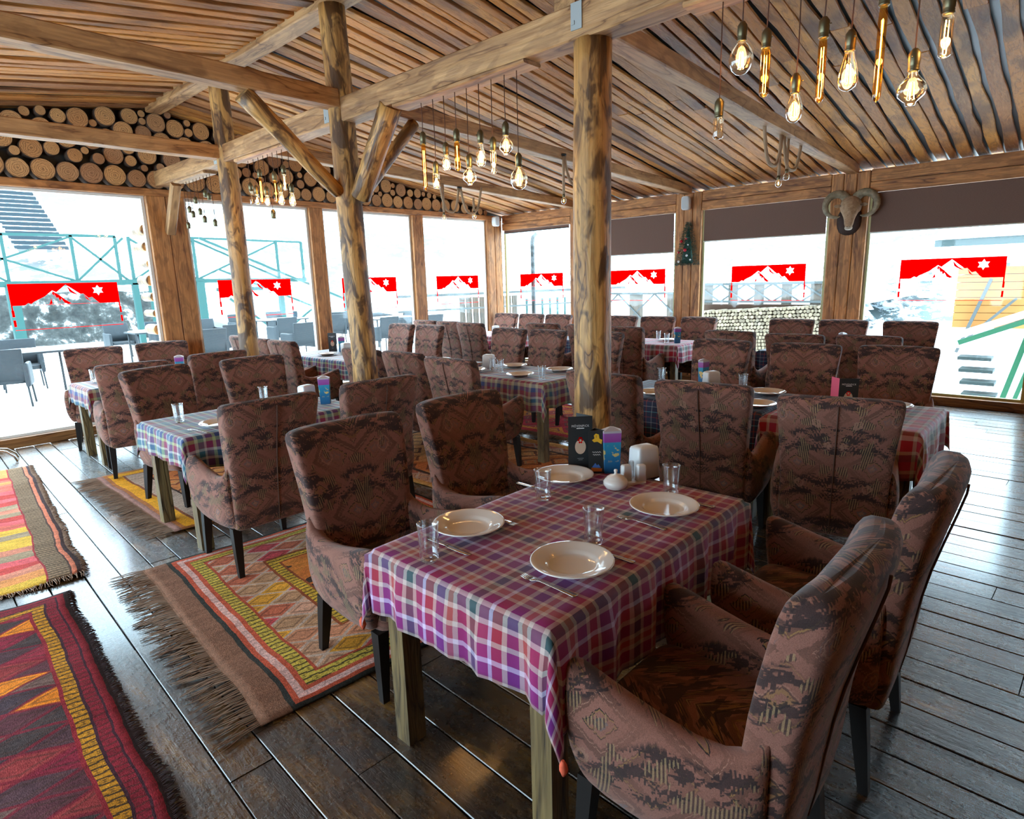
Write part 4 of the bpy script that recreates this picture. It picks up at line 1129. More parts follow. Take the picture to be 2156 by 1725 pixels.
# ------------------------------------------------------------------ rugs
def make_rug(name, x0, x1, y0, y1, rz, m, label, fringe=(), fcol='fringe_brown', seed=1, swap=False, skew=0, lift=.012):
    W, Hh = x1-x0, y1-y0; t = thing(name, label, 'rug', ((x0+x1)/2, (y0+y1)/2, .004), rz)
    g = MB(); nx, ny = int(W/.045), int(Hh/.045); ids = {}
    def hz(x, y):
        return lift*max(0, noise.noise(Vector((x*2.3, y*2.3, seed)))+.15)+ .006*max(0, noise.noise(Vector((x*7, y*7, seed+4))))
    def wx(x, y): return x + .018*noise.noise(Vector((y*2.5, seed, 0))) + skew*(y)
    def wy(x, y): return y + .018*noise.noise(Vector((x*2.5, seed, 5)))
    for j in range(ny+1):
        for i in range(nx+1):
            x = -W/2+W*i/nx; y = -Hh/2+Hh*j/ny
            ids[i, j] = len(g.v); g.v.append((wx(x, y), wy(x, y), hz(x, y)+.006))
    for j in range(ny):
        for i in range(nx):
            uv = [((i+a)/nx*W, (j+b)/ny*Hh) for a, b in ((0, 0), (1, 0), (1, 1), (0, 1))]
            if swap: uv = [(b, a) for a, b in uv]
            g.face((ids[i, j], ids[i+1, j], ids[i+1, j+1], ids[i, j+1]), 0, uv)
    o = g.build('pile', m, t, recalc=False); sd = o.modifiers.new('s', 'SOLIDIFY'); sd.thickness = .008; sd.offset = -1
    r = random.Random(seed)
    for side, L, web in fringe:
        g = MB(); n = int((Hh if side in 'lr' else W)/.008)
        for k in range(n):
            q = (k+.5)/n
            if side in 'lr': x = -W/2 if side == 'l' else W/2; y = -Hh/2+Hh*q; d = Vector((-1 if side == 'l' else 1, 0, 0))
            else: x = -W/2+W*q; y = -Hh/2 if side == 'b' else Hh/2; d = Vector((0, -1 if side == 'b' else 1, 0))
            p = Vector((wx(x, y), wy(x, y), hz(x, y)+.004)); s = Vector((-d.y, d.x, 0)); l = L*r.uniform(.7, 1.15)
            a = r.uniform(-.35, .35)+.5*noise.noise(Vector((q*14, seed, 2))); pts = [p-d*.01]
            for e in (.35, .7, 1.0):
                pts.append(p + d*(l*e) + s*(math.sin(a)*l*e*.8+r.uniform(-.006, .006)) + Vector((0, 0, r.uniform(.001, .012)*(1-e*.6)-p.z*e*.7)))
            g.tube(pts, [.0028, .0026, .0022, .0012], 4, cap=False)
        f = g.build('fringe', bpy.data.materials.get(fcol) or flat(fcol, (.34, .23, .165) if fcol == 'fringe_brown' else (.06, .04, .045), .95), t, recalc=False); f['kind'] = 'stuff'
    return t
m1 = rugmat('rug_kazak', 1.9, 1.83, [(.02, (.04, .04, .035), 0), (.045, (.55, .10, .05), 0), (.075, (.75, .45, .40), .25), (.10, (.55, .10, .05), 0), (.16, (.60, .44, .07), 1), (.175, (.45, .08, .04), 0), (.42, None, 0), (.435, (.3, .08, .03), 0), (.49, (.66, .42, .05), 1), (.505, (.3, .08, .03), 0)],
    [(.66, .28, .15), (.55, .30, .18), (.75, .36, .04), (.60, .08, .09), (.50, .28, .15), (.66, .36, .24), (.55, .15, .08)], [(.66, .20, .045), (.60, .17, .04), (.70, .24, .05)], per=(.25, .16), iper=(.8, .62), web=.125, webcol=(.24, .115, .07))
make_rug('kazak_rug', .90, 2.80, 2.03, 3.86, -.08, m1, 'large orange and red patterned rug with long brown fringe under the front chairs', (('l', .17, 0),), seed=2, lift=.022)
m2 = rugmat('rug_orange', 1.35, 1.9, [(.03, (.45, .16, .05), 0), (.12, (.85, .38, .02), .1), (.14, (.3, .1, .05), 0), (.28, (.62, .44, .34), .6), (.30, (.08, .04, .03), 0)], [(.6, .3, .2)], [(.70, .26, .08), (.62, .2, .06), (.72, .32, .1)], web=.05, webcol=(.3, .15, .12), iper=(.4, .35), motif=(.22, .07, .04))
make_rug('orange_rug', 1.32, 2.66, 4.42, 6.34, .0, m2, 'smaller orange rug with a thick brown fringe under the blue plaid table', (('l', .17, 0),), seed=4)
pk, og, yl, rd_, gr = (.85, .16, .18), (.85, .36, .12), (.85, .55, .08), (.62, .08, .07), (.42, .34, .22)
m3 = rugmat('rug_blocks', 1.63, 3.2, [(.03, (.12, .08, .09), .5), (.055, (.75, .24, .14), 0), (.065, (.1, .06, .05), 0), (.17, (.34, .23, .14), 1), (.18, (.40, .05, .06), 0)], [pk], [(.7, .14, .1)], edges='r', iper=(.3, .3), motif=(.6, .12, .1),
            blocks=(.11, [pk, og, (.75, .18, .13), gr, yl, rd_, (.75, .3, .2)], .95))
def kilim_blue(m):
    """two blue borders running the length of the kilim"""
    nt = m.node_tree; b = next(n for n in nt.nodes if n.type == 'BSDF_PRINCIPLED'); src = b.inputs['Base Color'].links[0].from_socket
    g = G.__new__(G); g.m = m; g.t = nt
    u, v = g.sep(g.uvc())[0:2]
    msk = g.ramp(g.M('DIVIDE', u, 1.63), [(0, 0.0), (.675, 1.0), (.742, 0.0)], 'CONSTANT')
    pat = g.ramp(g.noise(g.comb(g.M('MULTIPLY', u, 3.0), v, 0.0), 40, 2, .6), [(.44, (.02, .05, .20)), (.52, (.05, .22, .42)), (.60, (.55, .42, .40)), (.66, (.7, .35, .1))], 'CONSTANT')
    nt.links.new(g.mix(msk, src, pat), b.inputs['Base Color'])
kilim_blue(m3)
make_rug('striped_kilim', -.75, .88, 4.25, 7.44, -.09, m3, 'pink and orange block-striped kilim at the left edge, farther back', (('r', .03, 0), ('b', .05, 0)), seed=6, lift=.03)
m4 = rugmat('rug_dark', 1.42, 3.3, [(.02, (.05, .03, .035), .5), (.05, (.30, .022, .035), .2), (.058, (.06, .02, .03), 0), (.10, (.27, .02, .035), .6), (.11, (.06, .02, .03), 0), (.16, (.60, .27, .02), 1), (.175, (.30, .025, .035), 0), (.46, None, 0), (.475, (.30, .025, .035), 0), (.525, (.60, .27, .02), 1), (.54, (.30, .025, .035), 0)],
    [(.30, .03, .05), (.07, .045, .055), (.85, .26, .02), (.36, .04, .06), (.20, .12, .10), (.60, .48, .42), (.28, .025, .05), (.10, .05, .06), (.34, .05, .05), (.16, .14, .12), (.12, .04, .05), (.07, .05, .05)], [(.5, .02, .14), (.08, .05, .06), (.85, .3, .03), (.35, .02, .06), (.2, .18, .16), (.4, .03, .05)], per=(.36, .15), iper=(.36, .15), line=(.22, .02, .035), edges='rlt', motif=(.4, .03, .06))
make_rug('dark_red_kilim', -.93, .49, .72, 4.02, -.07, m4, 'dark red kilim with yellow meander borders at the bottom left', (('r', .03, 0),), fcol='fringe_dark', seed=8, lift=.035)
m5 = rugmat('rug_mid', 1.6, 2.8, [(.06, (.65, .3, .08), .2), (.2, None, 0), (.24, (.08, .04, .03), 0)], [(.6, .3, .18), (.5, .15, .08)], [(.62, .20, .06), (.75, .34, .12)], iper=(.4, .4), motif=(.2, .07, .04))
make_rug('ochre_rug', 3.05, 4.7, 2.75, 5.6, .0, m5, 'ochre rug glimpsed between the chairs behind the front pair', (), seed=12)
m6 = rugmat('rug_far', 1.4, 1.7, [(.1, (.55, .05, .07), .4), (.16, (.75, .3, .06), .6)], [(.5, .05, .07)], [(.6, .05, .08), (.4, .04, .07), (.8, .3, .06)], iper=(.35, .3), motif=(.3, .1, .1))
make_rug('crimson_rug', 4.95, 6.35, 3.55, 5.3, .0, m6, 'crimson rug far back, seen beside the front column', (('l', .1, 0),), seed=14)
# ------------------------------------------------------------------ filament bulbs hanging under the main beam
def bulb_profile(kind, s):
    P = {'tube': [(.0001, -1), (.55, -.985), (.9, -.95), (1, -.9), (1, -.12), (.85, -.03), (.8, 0)],
         'globe': [(.0001, -1), (.38, -.965), (.72, -.86), (.95, -.68), (1, -.52), (.9, -.33), (.62, -.16), (.38, -.06), (.33, 0)],
         'pear': [(.0001, -1), (.4, -.96), (.78, -.86), (1, -.66), (.95, -.46), (.72, -.25), (.5, -.08), (.46, 0)],
         'edison': [(.0001, -1), (.4, -.975), (.78, -.91), (1, -.76), (.97, -.6), (.78, -.36), (.55, -.14), (.44, 0)],
         'balloon': [(.0001, -1), (.30, -.99), (.36, -.9), (.52, -.84), (.86, -.72), (1, -.55), (.9, -.38), (.6, -.24), (.34, -.1), (.32, 0)]}[kind]
    return [(r*s[0], z*s[1]) for r, z in P]
def pendant(kind, r, L, x, y, ztop, zb, lit, label, group, amber=False, sock=.078):
    """zb = lowest point of the bulb"""
    t = thing('pendant_bulb', label, 'hanging bulb', (x, y, zb), (y*5) % 6, group)
    zs = L                     # glass top height above zb
    g = MB(); g.tube([(0, 0, zs+sock), (.003, 0, zs+sock+.1), (0, 0, ztop-zb)] if ztop-zb > zs+sock+.12 else [(0, 0, zs+sock), (0, 0, ztop-zb)], .0028, 6); g.build('cord', M['cord'], t)
    q = .0205/.0165
    g = MB(); g.lathe([(0, zs-.004), (.0145*q, zs-.004), (.0165*q, zs+.0), (.0165*q, zs+.004), (.0150*q, zs+.008), (.0165*q, zs+.012), (.0150*q, zs+.016), (.0165*q, zs+.020), (.0172*q, zs+sock*.55), (.0165*q, zs+sock*.8), (.010, zs+sock), (0, zs+sock+.004)], 18)
    g.tube([(.015, 0, zs+sock*.6), (.030, 0, zs+sock*.6)], .0035, 6); g.build('socket', M['brass'], t)
    g = MB(); g.lathe([(a, b+L) for a, b in bulb_profile(kind, (r, L))], 22); g.build('glass', M['bulb_amber'] if amber else M['bulb_glass'], t, recalc=False)
    g = MB()
    if kind == 'tube' and L > .12:
        for k in range(2):
            a = k*PI; g.tube([(r*.30*math.cos(a), r*.3*math.sin(a), L*.86), (r*.34*math.cos(a), r*.34*math.sin(a), L*.5), (r*.3*math.cos(a), r*.3*math.sin(a), L*.10)], .0016, 5)
        g.tube([(-r*.3, 0, L*.10), (0, 0, L*.07), (r*.3, 0, L*.10)], .0016, 5)
    else:
        n = 5; z0, z1 = L*.20 if kind != 'tube' else L*.25, L*.68
        for k in range(n):
            a = 2*PI*k/n; q = min(r*.36, .013)
            g.tube([(q*.6*math.cos(a), q*.6*math.sin(a), z1), (q*math.cos(a), q*math.sin(a), z0), (q*math.cos(a+.6), q*math.sin(a+.6), z0)], .0013, 5)
    g.build('filament', M['filament'] if lit else M['filament_off'], t)
    g = MB(); g.lathe([(.0001, L*.70), (.004, L*.72), (.006, L*.86), (.009, L)], 10); g.build('stem', M['glass'], t)
    if lit:
        ld = bpy.data.lights.new('bulb_light', 'POINT'); ld.energy = .7; ld.color = (1, .62, .28); ld.shadow_soft_size = min(r, .03)
        lo = bpy.data.objects.new('bulb_light', ld); COL.objects.link(lo); lo.parent = t; lo.location = (0, 0, L*.45)
    return t
ZP = 2.85
G3 = [(3.50, 2.275, 'tube', .016, .31, True, 1, 'longest tube bulb, leftmost of nine under the plank between the two middle columns'),
 (3.38, 2.275, 'tube', .024, .10, True, 0, 'short capsule bulb hanging low, second from left of nine under the middle plank'),
 (3.27, 2.375, 'pear', .032, .105, True, 0, 'small pear bulb, third from left of nine under the middle plank'),
 (3.16, 2.36, 'tube', .019, .185, True, 1, 'amber tube bulb, fourth from left of nine under the middle plank'),
 (3.05, 2.26, 'balloon', .048, .112, True, 0, 'lantern-shaped bulb hanging low in the middle of nine under the middle plank'),
 (2.94, 2.355, 'edison', .033, .145, True, 0, 'teardrop squirrel-cage bulb, sixth of nine under the middle plank'),
 (2.83, 2.30, 'tube', .018, .14, True, 0, 'thin tube bulb, seventh of nine under the middle plank'),
 (2.72, 2.395, 'balloon', .046, .115, True, 0, 'lantern-shaped bulb hanging high, eighth of nine under the middle plank'),
 (2.62, 2.18, 'globe', .054, .135, True, 0, 'largest clear globe bulb hanging lowest, rightmost of nine under the middle plank')]
for y, zb, k, r, L, lit, am, lab in G3: pendant(k, r, L, 2.95, y, ZP, zb, lit, lab, 'bulbs under the plank between the middle and front columns', am)
G4 = [(1.36, 2.265, 'tube', .024, .10, False, 0, 'unlit clear bulb, leftmost of the group at the top right'),
 (1.265, 2.52, 'globe', .054, .142, True, 0, 'round globe bulb at the left of the top right group'),
 (1.155, 2.405, 'tube', .021, .20, True, 1, 'amber tube bulb left of the low pear bulb, top right group'),
 (1.02, 2.275, 'pear', .036, .12, True, 0, 'small pear bulb hanging lowest in the top right group'),
 (.92, 2.335, 'tube', .017, .25, True, 1, 'amber tube bulb in the middle of the top right group'),
 (.815, 2.36, 'edison', .039, .15, True, 0, 'teardrop squirrel-cage bulb of the top right group'),
 (.705, 2.295, 'tube', .016, .35, True, 1, 'longest amber tube bulb of the top right group'),
 (.585, 2.258, 'balloon', .053, .125, True, 0, 'mushroom-shaped lantern bulb of the top right group'),
 (.49, 2.405, 'tube', .022, .15, True, 0, 'short tube bulb with a hairpin filament, rightmost of the top right group')]
for y, zb, k, r, L, lit, am, lab in G4: pendant(k, r, L, 2.95, y, ZP, zb, lit, lab, 'bulbs at the top right nearest the camera', am)
G2 = [(6.13, 2.44, 'tube', .017, .13, False, 0, 'dark socket and tube bulb, leftmost under the plank between the far and middle columns'),
 (6.02, 2.43, 'tube', .02, .10, True, 0, 'glowing short bulb, second under the far plank'),
 (5.92, 2.43, 'tube', .016, .24, True, 1, 'long amber tube bulb, third under the far plank'),
 (5.82, 2.40, 'pear', .025, .10, True, 0, 'pear bulb, fourth under the far plank'),
 (5.73, 2.27, 'pear', .001, .012, False, 0, 'empty socket hanging lowest under the far plank'),
 (5.64, 2.41, 'tube', .016, .20, True, 1, 'amber tube bulb, sixth under the far plank'),
 (5.55, 2.38, 'edison', .028, .12, True, 0, 'teardrop bulb, seventh under the far plank'),
 (5.46, 2.50, 'tube', .017, .14, True, 0, 'tube bulb hanging high, eighth under the far plank'),
 (5.35, 2.35, 'edison', .028, .12, True, 0, 'teardrop bulb, rightmost under the far plank')]
for y, zb, k, r, L, lit, am, lab in G2: pendant(k, r, L, 2.95, y, ZP, zb, lit, lab, 'bulbs under the plank between the far and middle columns', am)
G1 = [(7.78, 2.33), (7.69, 2.50), (7.60, 2.44), (7.49, 2.58), (7.40, 2.45), (7.30, 2.36), (7.21, 2.62), (7.12, 2.58), (7.04, 2.30)]
N1 = ['first', 'second', 'third', 'fourth', 'fifth', 'sixth', 'seventh', 'eighth', 'ninth']
for (y, zb), nn in zip(G1, N1): pendant('pear', .001, .012, 2.95, y, ZP, zb, False, 'empty dark socket, %s from the wide wall post, seen against the snow' % nn, 'empty sockets by the wide wall post', sock=.07)

# ------------------------------------------------------------------ rope chandeliers on the rafter ties
def arc(p0, p1, sag, n=14):
    p0, p1 = Vector(p0), Vector(p1)
    return [p0.lerp(p1, k/n) + Vector((0, 0, -sag*(1-abs(2*k/n-1)**3.2))) for k in range(n+1)]
def rope_pts(pts):  # light twist
    return pts
def rope_lamp(x, y, z, label, drops, swags, lit):
    t = thing('rope_chandelier', label, 'rope chandelier', (x, y, z)); 
    g = MB(); g.lathe([(0, -.022), (.03, -.022), (.034, -.012), (.034, 0), (0, 0)], 18); g.build('ceiling_rose', M['black'], t)
    for (ax, az, bx, bz, sag) in swags:
        g = MB(); pts = arc((ax, 0, az), (bx, 0, bz), sag, 30); g.tube(pts, [.0165+.0024*math.sin(i*2.6) for i in range(len(pts))], 8); g.build('rope_swag', M['rope'], t)
    for k, (dx, dz, z0, li) in enumerate(drops):
        g = MB(); g.tube([(dx, 0, z0), (dx+.004, .003, (z0+dz)/2+.02), (dx, 0, dz+.105)], .0155, 8); g.build('rope_drop', M['rope'], t)
        g = MB(); g.lathe([(0, dz+.11), (.014, dz+.11), (.016, dz+.075), (.013, dz+.07), (0, dz+.07)], 14, (dx, 0, 0)); g.build('socket', M['brass'], t)
        g = MB(); g.lathe([(a, b+dz+.072) for a, b in bulb_profile('globe', (.032, .072))], 20, (dx, 0, 0)); b = g.build('bulb', M['bulb_glass'], t, recalc=False)
        g = MB()
        for q in range(4): g.tube([(dx+.005*math.cos(q*1.57), .005*math.sin(q*1.57), dz+.02), (dx+.003*math.cos(q*1.57), .003*math.sin(q*1.57), dz+.05)], .0014, 5)
        g.build('filament', M['filament'] if li else M['filament_off'], b)
rope_lamp(6.13, 6.55, 2.93, 'rope chandelier with two round bulbs at the far rafter tie, left of the front column', [(-.31, -.46, .02, True), (.26, -.41, -.12, True)], [(-.36, .02, -.02, -.02, .34), (.02, -.02, .42, .03, .34), (-.36, .02, -.31, -.1, .01)], True)
rope_lamp(5.76, 4.45, 3.0, 'single rope lamp with a round bulb, hanging just left of the front column', [(0, -.53, -.02, True)], [(.02, -.02, .40, -.1, .25)], True)
rope_lamp(6.38, 2.3, 3.0, 'rope chandelier with one lit and one dark bulb at the right, above the ram head', [(-.03, -.55, -.02, True), (.17, -.47, -.02, False)], [(-.46, .0, .02, -.02, .36), (.04, -.02, .56, .02, .36)], True)

# ------------------------------------------------------------------ things on the wall posts
# speaker
def speaker(label, loc, rz, s=1.0):
    t = thing('wall_speaker', label, 'speaker', loc, rz)
    g = MB(); g.loft([[(a*k*s, y*s, b*k2*s) for a, b in sell(.062, .10, 24, 4.5)] for y, k, k2 in ((.0, .82, .88), (.03, .95, .97), (.09, 1, 1), (.115, .95, .97), (.122, .8, .9))], 0); g.build('cabinet', M['white_plastic'], t)
    g = MB(); g.loft([[(a*s, y*s, b*s) for a, b in sell(.050, .085, 24, 4.5)] for y in (.1205, .1245)], 0); g.build('grille', M['grey_metal'] if False else flat('speaker_grille', (.55, .58, .6), .7) if 'speaker_grille' not in bpy.data.materials else bpy.data.materials['speaker_grille'], t)
    g = MB(); g.box((0, -.015, 0), (.03, .04, .05)); g.build('bracket', M['white_plastic'], t, smooth=False)
    return t
speaker('white wall speaker above the small tinsel tree', (8.86, 4.52, 2.69), PI/2+.15)
speaker('white speaker box high on the corner post', (8.62, 8.32, 2.73), PI, .9)
# tinsel tree
t = thing('tinsel_tree', 'small decorated half tree hung on the wall post, with red and silver baubles', 'christmas tree', (8.86, 4.49, 1.80))
r = random.Random(9); g = MB()
H = .62
for k in range(2600):
    z = H*(r.random()**1.35); w = .175*(1-z/H)**.8+.018; a = r.uniform(-1, 1); x = -.10*(1-z/H)*math.sqrt(max(0, 1-a*a))-.01
    p = Vector((x*r.uniform(.3, 1), a*w, z)); d = Vector((r.uniform(-1, .1), r.uniform(-1, 1)+a*.8, r.uniform(-.5, .7))).normalized()*r.uniform(.025, .045)
    s = d.orthogonal().normalized()*.0022; b = g.add([p-s, p+s, p+d+s*.4, p+d-s*.4]); g.face((b, b+1, b+2, b+3), sm=False)
g.build('needles', M['pine'], t, smooth=False, recalc=False)['kind'] = 'stuff'
g = MB(); g.loft([[(a*.5-.03*(1-z/H), b, z) for a, b in sell(q*.5, q*.72, 16, 2)] for z, q in ((.02, .13), (.2, .10), (.4, .05), (.56, .012))], 0); g.build('body', M['pine'], t)
for (y, z, q, m) in ((.075, .345, .022, 'bauble_red'), (.0, .215, .026, 'bauble_red'), (.10, .185, .018, 'bauble_red'), (-.035, .135, .018, 'bauble_white'), (.085, .05, .018, 'bauble_white'), (-.10, .07, .014, 'bauble_white'), (-.04, .29, .012, 'bauble_white'), (.0, .38, .013, 'bauble_red')):
    g = MB(); g.lathe([(q*math.sin(PI*k/8)+.0001, -q*math.cos(PI*k/8)) for k in range(9)], 14); g.build('bauble', M[m], t, loc=(-.11*(1-z/H)-.03, y, z))
# mouflon head
t = thing('mounted_ram_head', 'mounted mouflon head with curled horns on the triple board post', 'animal head', (8.92, 2.31, 2.35), PI/2+.22); t.scale = (1.25, 1.1, 1.25)
# local frame: +y out of the wall (toward room), x sideways, z up
def head_mesh():
    g = MB(); secs = []
    # spine from crown to muzzle: (y, z, half width, half height)
    rows = [(.02, .06, .085, .10), (.06, .075, .098, .10), (.11, .075, .098, .092), (.155, .055, .090, .084), (.19, .02, .076, .074), (.22, -.025, .058, .060), (.245, -.07, .046, .048), (.262, -.11, .040, .040), (.272, -.135, .033, .030), (.278, -.15, .018, .015)]
    for i, (y, z, hw, hh) in enumerate(rows):
        k = min(1, i/6); tilt = -k*1.0
        sec = []
        for a, b in sell(hw, hh, 24, 2.5):
            # narrower bridge on top, fuller cheeks below
            a *= 1-.18*(b/hh) if b > 0 else 1
            sec.append((a, y + b*math.sin(-tilt)*.8, z + b*math.cos(tilt)))
        secs.append(sec)
    g.loft(secs, 0); return g
head_mesh().build('head', M['fur'], t)
g = MB(); g.lathe([(.001, 0), (.030, .004), (.036, .016), (.033, .03), (.02, .036), (.001, .038)], 18); o = g.build('muzzle', M['fur_light'], t, loc=(0, .268, -.168), rot=(.35, 0, 0)); o.scale = (1, .8, 1)
g = MB()
for s in (-1, 1): g.box((s*.012, .298, -.142), (.007, .004, .005))
g.build('nostrils', M['fur_dark'], t, smooth=False)
g = MB(); g.loft([[(a, y, b+z) for a, b in sell(hw, hh, 22, 2.2)] for y, z, hw, hh in ((-.02, -.07, .12, .155), (.04, -.06, .105, .14), (.09, -.05, .078, .115), (.12, -.03, .05, .07))], 0); g.build('neck', M['fur_dark'], t)
for s in (-1, 1):
    g = MB(); pts = []; rs = []
    for k in range(26):
        q = k/25; a = 1.75-q*4.3
        R_ = .092*(1-.10*q)
        pts.append((s*(.045+.075+R_*math.cos(a)*-1*-1*.0 + .085*math.sin(min(PI*.5, q*2.4))*.6 + R_*.35*math.sin(q*PI)), .05-.03*q+.05*max(0, q-.7)*3, .115+R_*1.05*math.sin(a)-.01))
    pts = []
    for k in range(26):
        q = k/25; a = PI*.86-q*PI*1.50
        pts.append((s*(.130+.098*math.cos(a)), .09+.02*math.sin(q*3)+.03*q, .098+.100*math.sin(a)-.035*q))
        rs.append((.040*(1-q)**.6+.004)*(1+.06*(k % 2)))
    g.tube(pts, rs, 12); g.build('horn', M['horn'], t)
    g = MB(); g.loft([[(s*(.085+x), .095+dy+b*.4, .075+a) for a, b in sell(h, .008, 12, 2)] for x, h, dy in ((0, .010, 0), (.02, .018, .005), (.045, .017, .01), (.065, .006, .012))], 0); g.build('ear', M['fur'], t)
    g = MB(); g.lathe([(.0095*math.sin(PI*k/6)+.0001, -.0095*math.cos(PI*k/6)) for k in range(7)], 10); g.build('eye', M['black'], t, loc=(s*.084, .150, .070))
# chrome foot at the far left of the aisle
t = thing('coat_stand', 'chrome tube foot poking in at the left edge above the kilim', 'stand', (.72, 7.75, 0))
for k, (dx, dy) in enumerate(((.30, .12), (.26, -.08), (-.3, .1), (-.1, -.3))):
    g = MB(); g.tube([(0, 0, .16), (dx*.35, dy*.35, .155), (dx*.72, dy*.72, .12), (dx*.93, dy*.93, .06), (dx, dy, .008)], .011, 8); g.build('leg', M['chrome'], t)
g = MB(); g.tube([(0, 0, .13), (0, 0, 1.05)], .013, 10); g.build('pole', M['chrome'], t)
# ------------------------------------------------------------------ outside, left: snowy deck, wicker furniture, teal footbridge
g = MB(); r = random.Random(2); x = -6
while x < 16:
    w = r.uniform(.17, .21); g.box((x+w/2, 15.3, -.03), (w-.022, 13.4, .04)); x += w
o = g.build('floor', M['deck'], smooth=False); o.name = 'terrace_floor'; structure(o); 
g = MB(); b = g.add([(-60, 8.65, -.12), (90, 8.65, -.12), (90, 70, -.12), (-60, 70, -.12)]); g.face((b, b+1, b+2, b+3))
structure(g.build('snow_ground', M['snow'], smooth=False))
g = MB(); b = g.add([(9.15, -60, -.9), (120, -60, -3.5), (120, 8.65, -3.5), (9.15, 8.65, -.9)]); g.face((b, b+1, b+2, b+3))
structure(g.build('snow_yard', M['snow'], smooth=False))
def hill(name, x0, x1, y0, y1, nx, ny, fz, m):
    g = MB()
    for j in range(ny+1):
        for i in range(nx+1):
            x, y = x0+(x1-x0)*i/nx, y0+(y1-y0)*j/ny; g.v.append((x, y, fz(x, y)))
    for j in range(ny):
        for i in range(nx):
            a = j*(nx+1)+i; g.face((a, a+1, a+nx+2, a+nx+1))
    return structure(g.build(name, M[m], recalc=False))
hill('hillside', -30, 75, 27.5, 75, 70, 40, lambda x, y: -.3+(y-27.5)*.42+noise.noise(Vector((x*.16, y*.16, 1)))*1.6-max(0, x-14)*.10, 'snow_rock')
hill('far_hillside', 40, 130, -60, 70, 50, 50, lambda x, y: -4+(x-40)*.17+noise.noise(Vector((x*.08, y*.08, 4)))*3.2, 'snow_trees')
g = MB(); nx, ny = 50, 10
for j in range(ny+1):
    for i in range(nx+1):
        x = -4+13*i/nx; z = -.1+1.75*j/ny; g.v.append((x, 26.2+.35*j/ny*2+noise.noise(Vector((x*.9, z*1.4, 3)))*.5, z+noise.noise(Vector((x, z, 8)))*.12))
for j in range(ny):
    for i in range(nx): a = j*(nx+1)+i; g.face((a, a+1, a+nx+2, a+nx+1))
tag(g.build('rock_bank', M['rock'], recalc=False), 'dark rocky bank with snow behind the teal footbridge', 'rocks')

def bar(g, p0, p1, w):
    Mx, L = frame(p0, p1)
    q = w/2; secs = [[Mx @ Vector((a*q, b*q, z)) for a, b in ((-1, -1), (1, -1), (1, 1), (-1, 1))] for z in (0, L)]
    g.loft(secs, 0, True, True, False)
Yb = 22
t = thing('footbridge', 'teal steel footbridge with crossed railings beyond the left windows', 'footbridge', (6, Yb, 0))
def part(nm, segs, w, m='teal', par=None):
    if w < .07: w *= 1.25
    g = MB()
    for p0, p1 in segs: bar(g, (p0[0]-6, 0+(p0[2] if len(p0) > 2 else 0), p0[1]), (p1[0]-6, 0+(p1[2] if len(p1) > 2 else 0), p1[1]), w)
    return g.build(nm, M[m], par or t, smooth=False)
part('deck_beam', [((-1, 1.93), (6.2, 1.93)), ((6.2, 1.93), (8.6, 1.93))], .16); part('deck_beam', [((8.45, 1.93), (12.35, 1.90))], .13)
part('top_rail', [((-1, 3.25), (6.15, 3.30))], .06); part('top_rail', [((8.3, 3.32), (12.3, 3.28))], .05)
for x in (1.6, 3.4, 5.0, 6.13, 6.5, 8.4, 11.3, 12.29): part('railing_post', [((x, 1.93), (x, 3.30))], .06)
for a, b in ((-.2, 1.6), (1.6, 3.4), (3.4, 5.0) if False else (1.7, 5.0), (5.0, 6.35), (6.5, 8.4), (8.4, 11.3)):
    part('cross_brace', [((a, 1.98), (b, 3.26))], .045); part('cross_brace', [((a, 3.26), (b, 1.98))], .045)
for x, w in ((3.42, .26), (6.5, .16), (6.38+.55, .1), (8.45, .24), (11.3, .16)): part('support_leg', [((x, -.12), (x, 1.9))], w)
part('top_rail', [((8.5, 3.3, -.3), (14.2, .95, -.3))], .055); part('handrail', [((9.0, 2.3, -.3), (14.2, .15, -.3))], .05)
part('cross_brace', [((9.4, 1.3), (10.8, .2))], .06); part('landing_edge', [((9.0, 1.62), (10.6, 1.62))], .12)
part('cross_brace', [((11.6, .2), (13.3, 1.3))], .05)
for x, z in ((12.9, .9), (13.8, .5)): part('stair_post', [((x, -.1, -.3), (x, z+1.0, -.3))], .08)
# steps up the slope
t = thing('outdoor_staircase', 'dark teal snowy steps climbing the slope at the top left', 'staircase', (6.6, 34.2, 4.1))
for k in range(13):
    g = MB(); g.box((0, 0, 0), (1.95, .26, .14)); g.build('tread', M['teal_dark'], t, loc=(-.10*(k-2)*.22, k*.30, -.45+k*.225), smooth=False)
for s in (-1, 1):
    g = MB(); bar(g, (s*1.03+.10, -.3, -.75), (s*1.03-.2, 3.8, 2.45), .16); g.build('stringer', M['whitep'], t, smooth=False)

# wicker chairs and tables
def wicker_chair(label):
    t = thing('wicker_chair', label, 'wicker chair', (0, 0, 0), 0, 'grey wicker chairs on the snowy terrace')
    g = MB(); g.loft([[(a, b+cy, z) for a, b in sell(hw, .022, 20, 6)] for z, hw, cy in ((.40, .27, -.24), (.6, .27, -.26), (.86, .28, -.31), (.87, .275, -.312))], 0); g.build('backrest', M['wicker'], t)
    g = MB(); g.loft([[(a, b, z) for a, b in sell(.27, .26, 20, 7)] for z in (.36, .42, .43)], 0); g.build('seat', M['wicker'], t)
    for s in (-1, 1):
        g = MB(); g.loft([[(s*.28+a, y, .5*(zt+.30)+b) for a, b in sell(.028, (zt-.30)/2, 14, 6)] for y, zt in ((-.28, .66), (-.1, .64), (.15, .645), (.26, .64), (.275, .62))], 0); g.build('arm', M['wicker'], t)
        for q in (-1, 1):
            g = MB(); g.tube([(s*.27, q*.23, .32), (s*.285, q*.255, 0)], .014, 6); g.build('leg', M['wicker'], t)
    return t
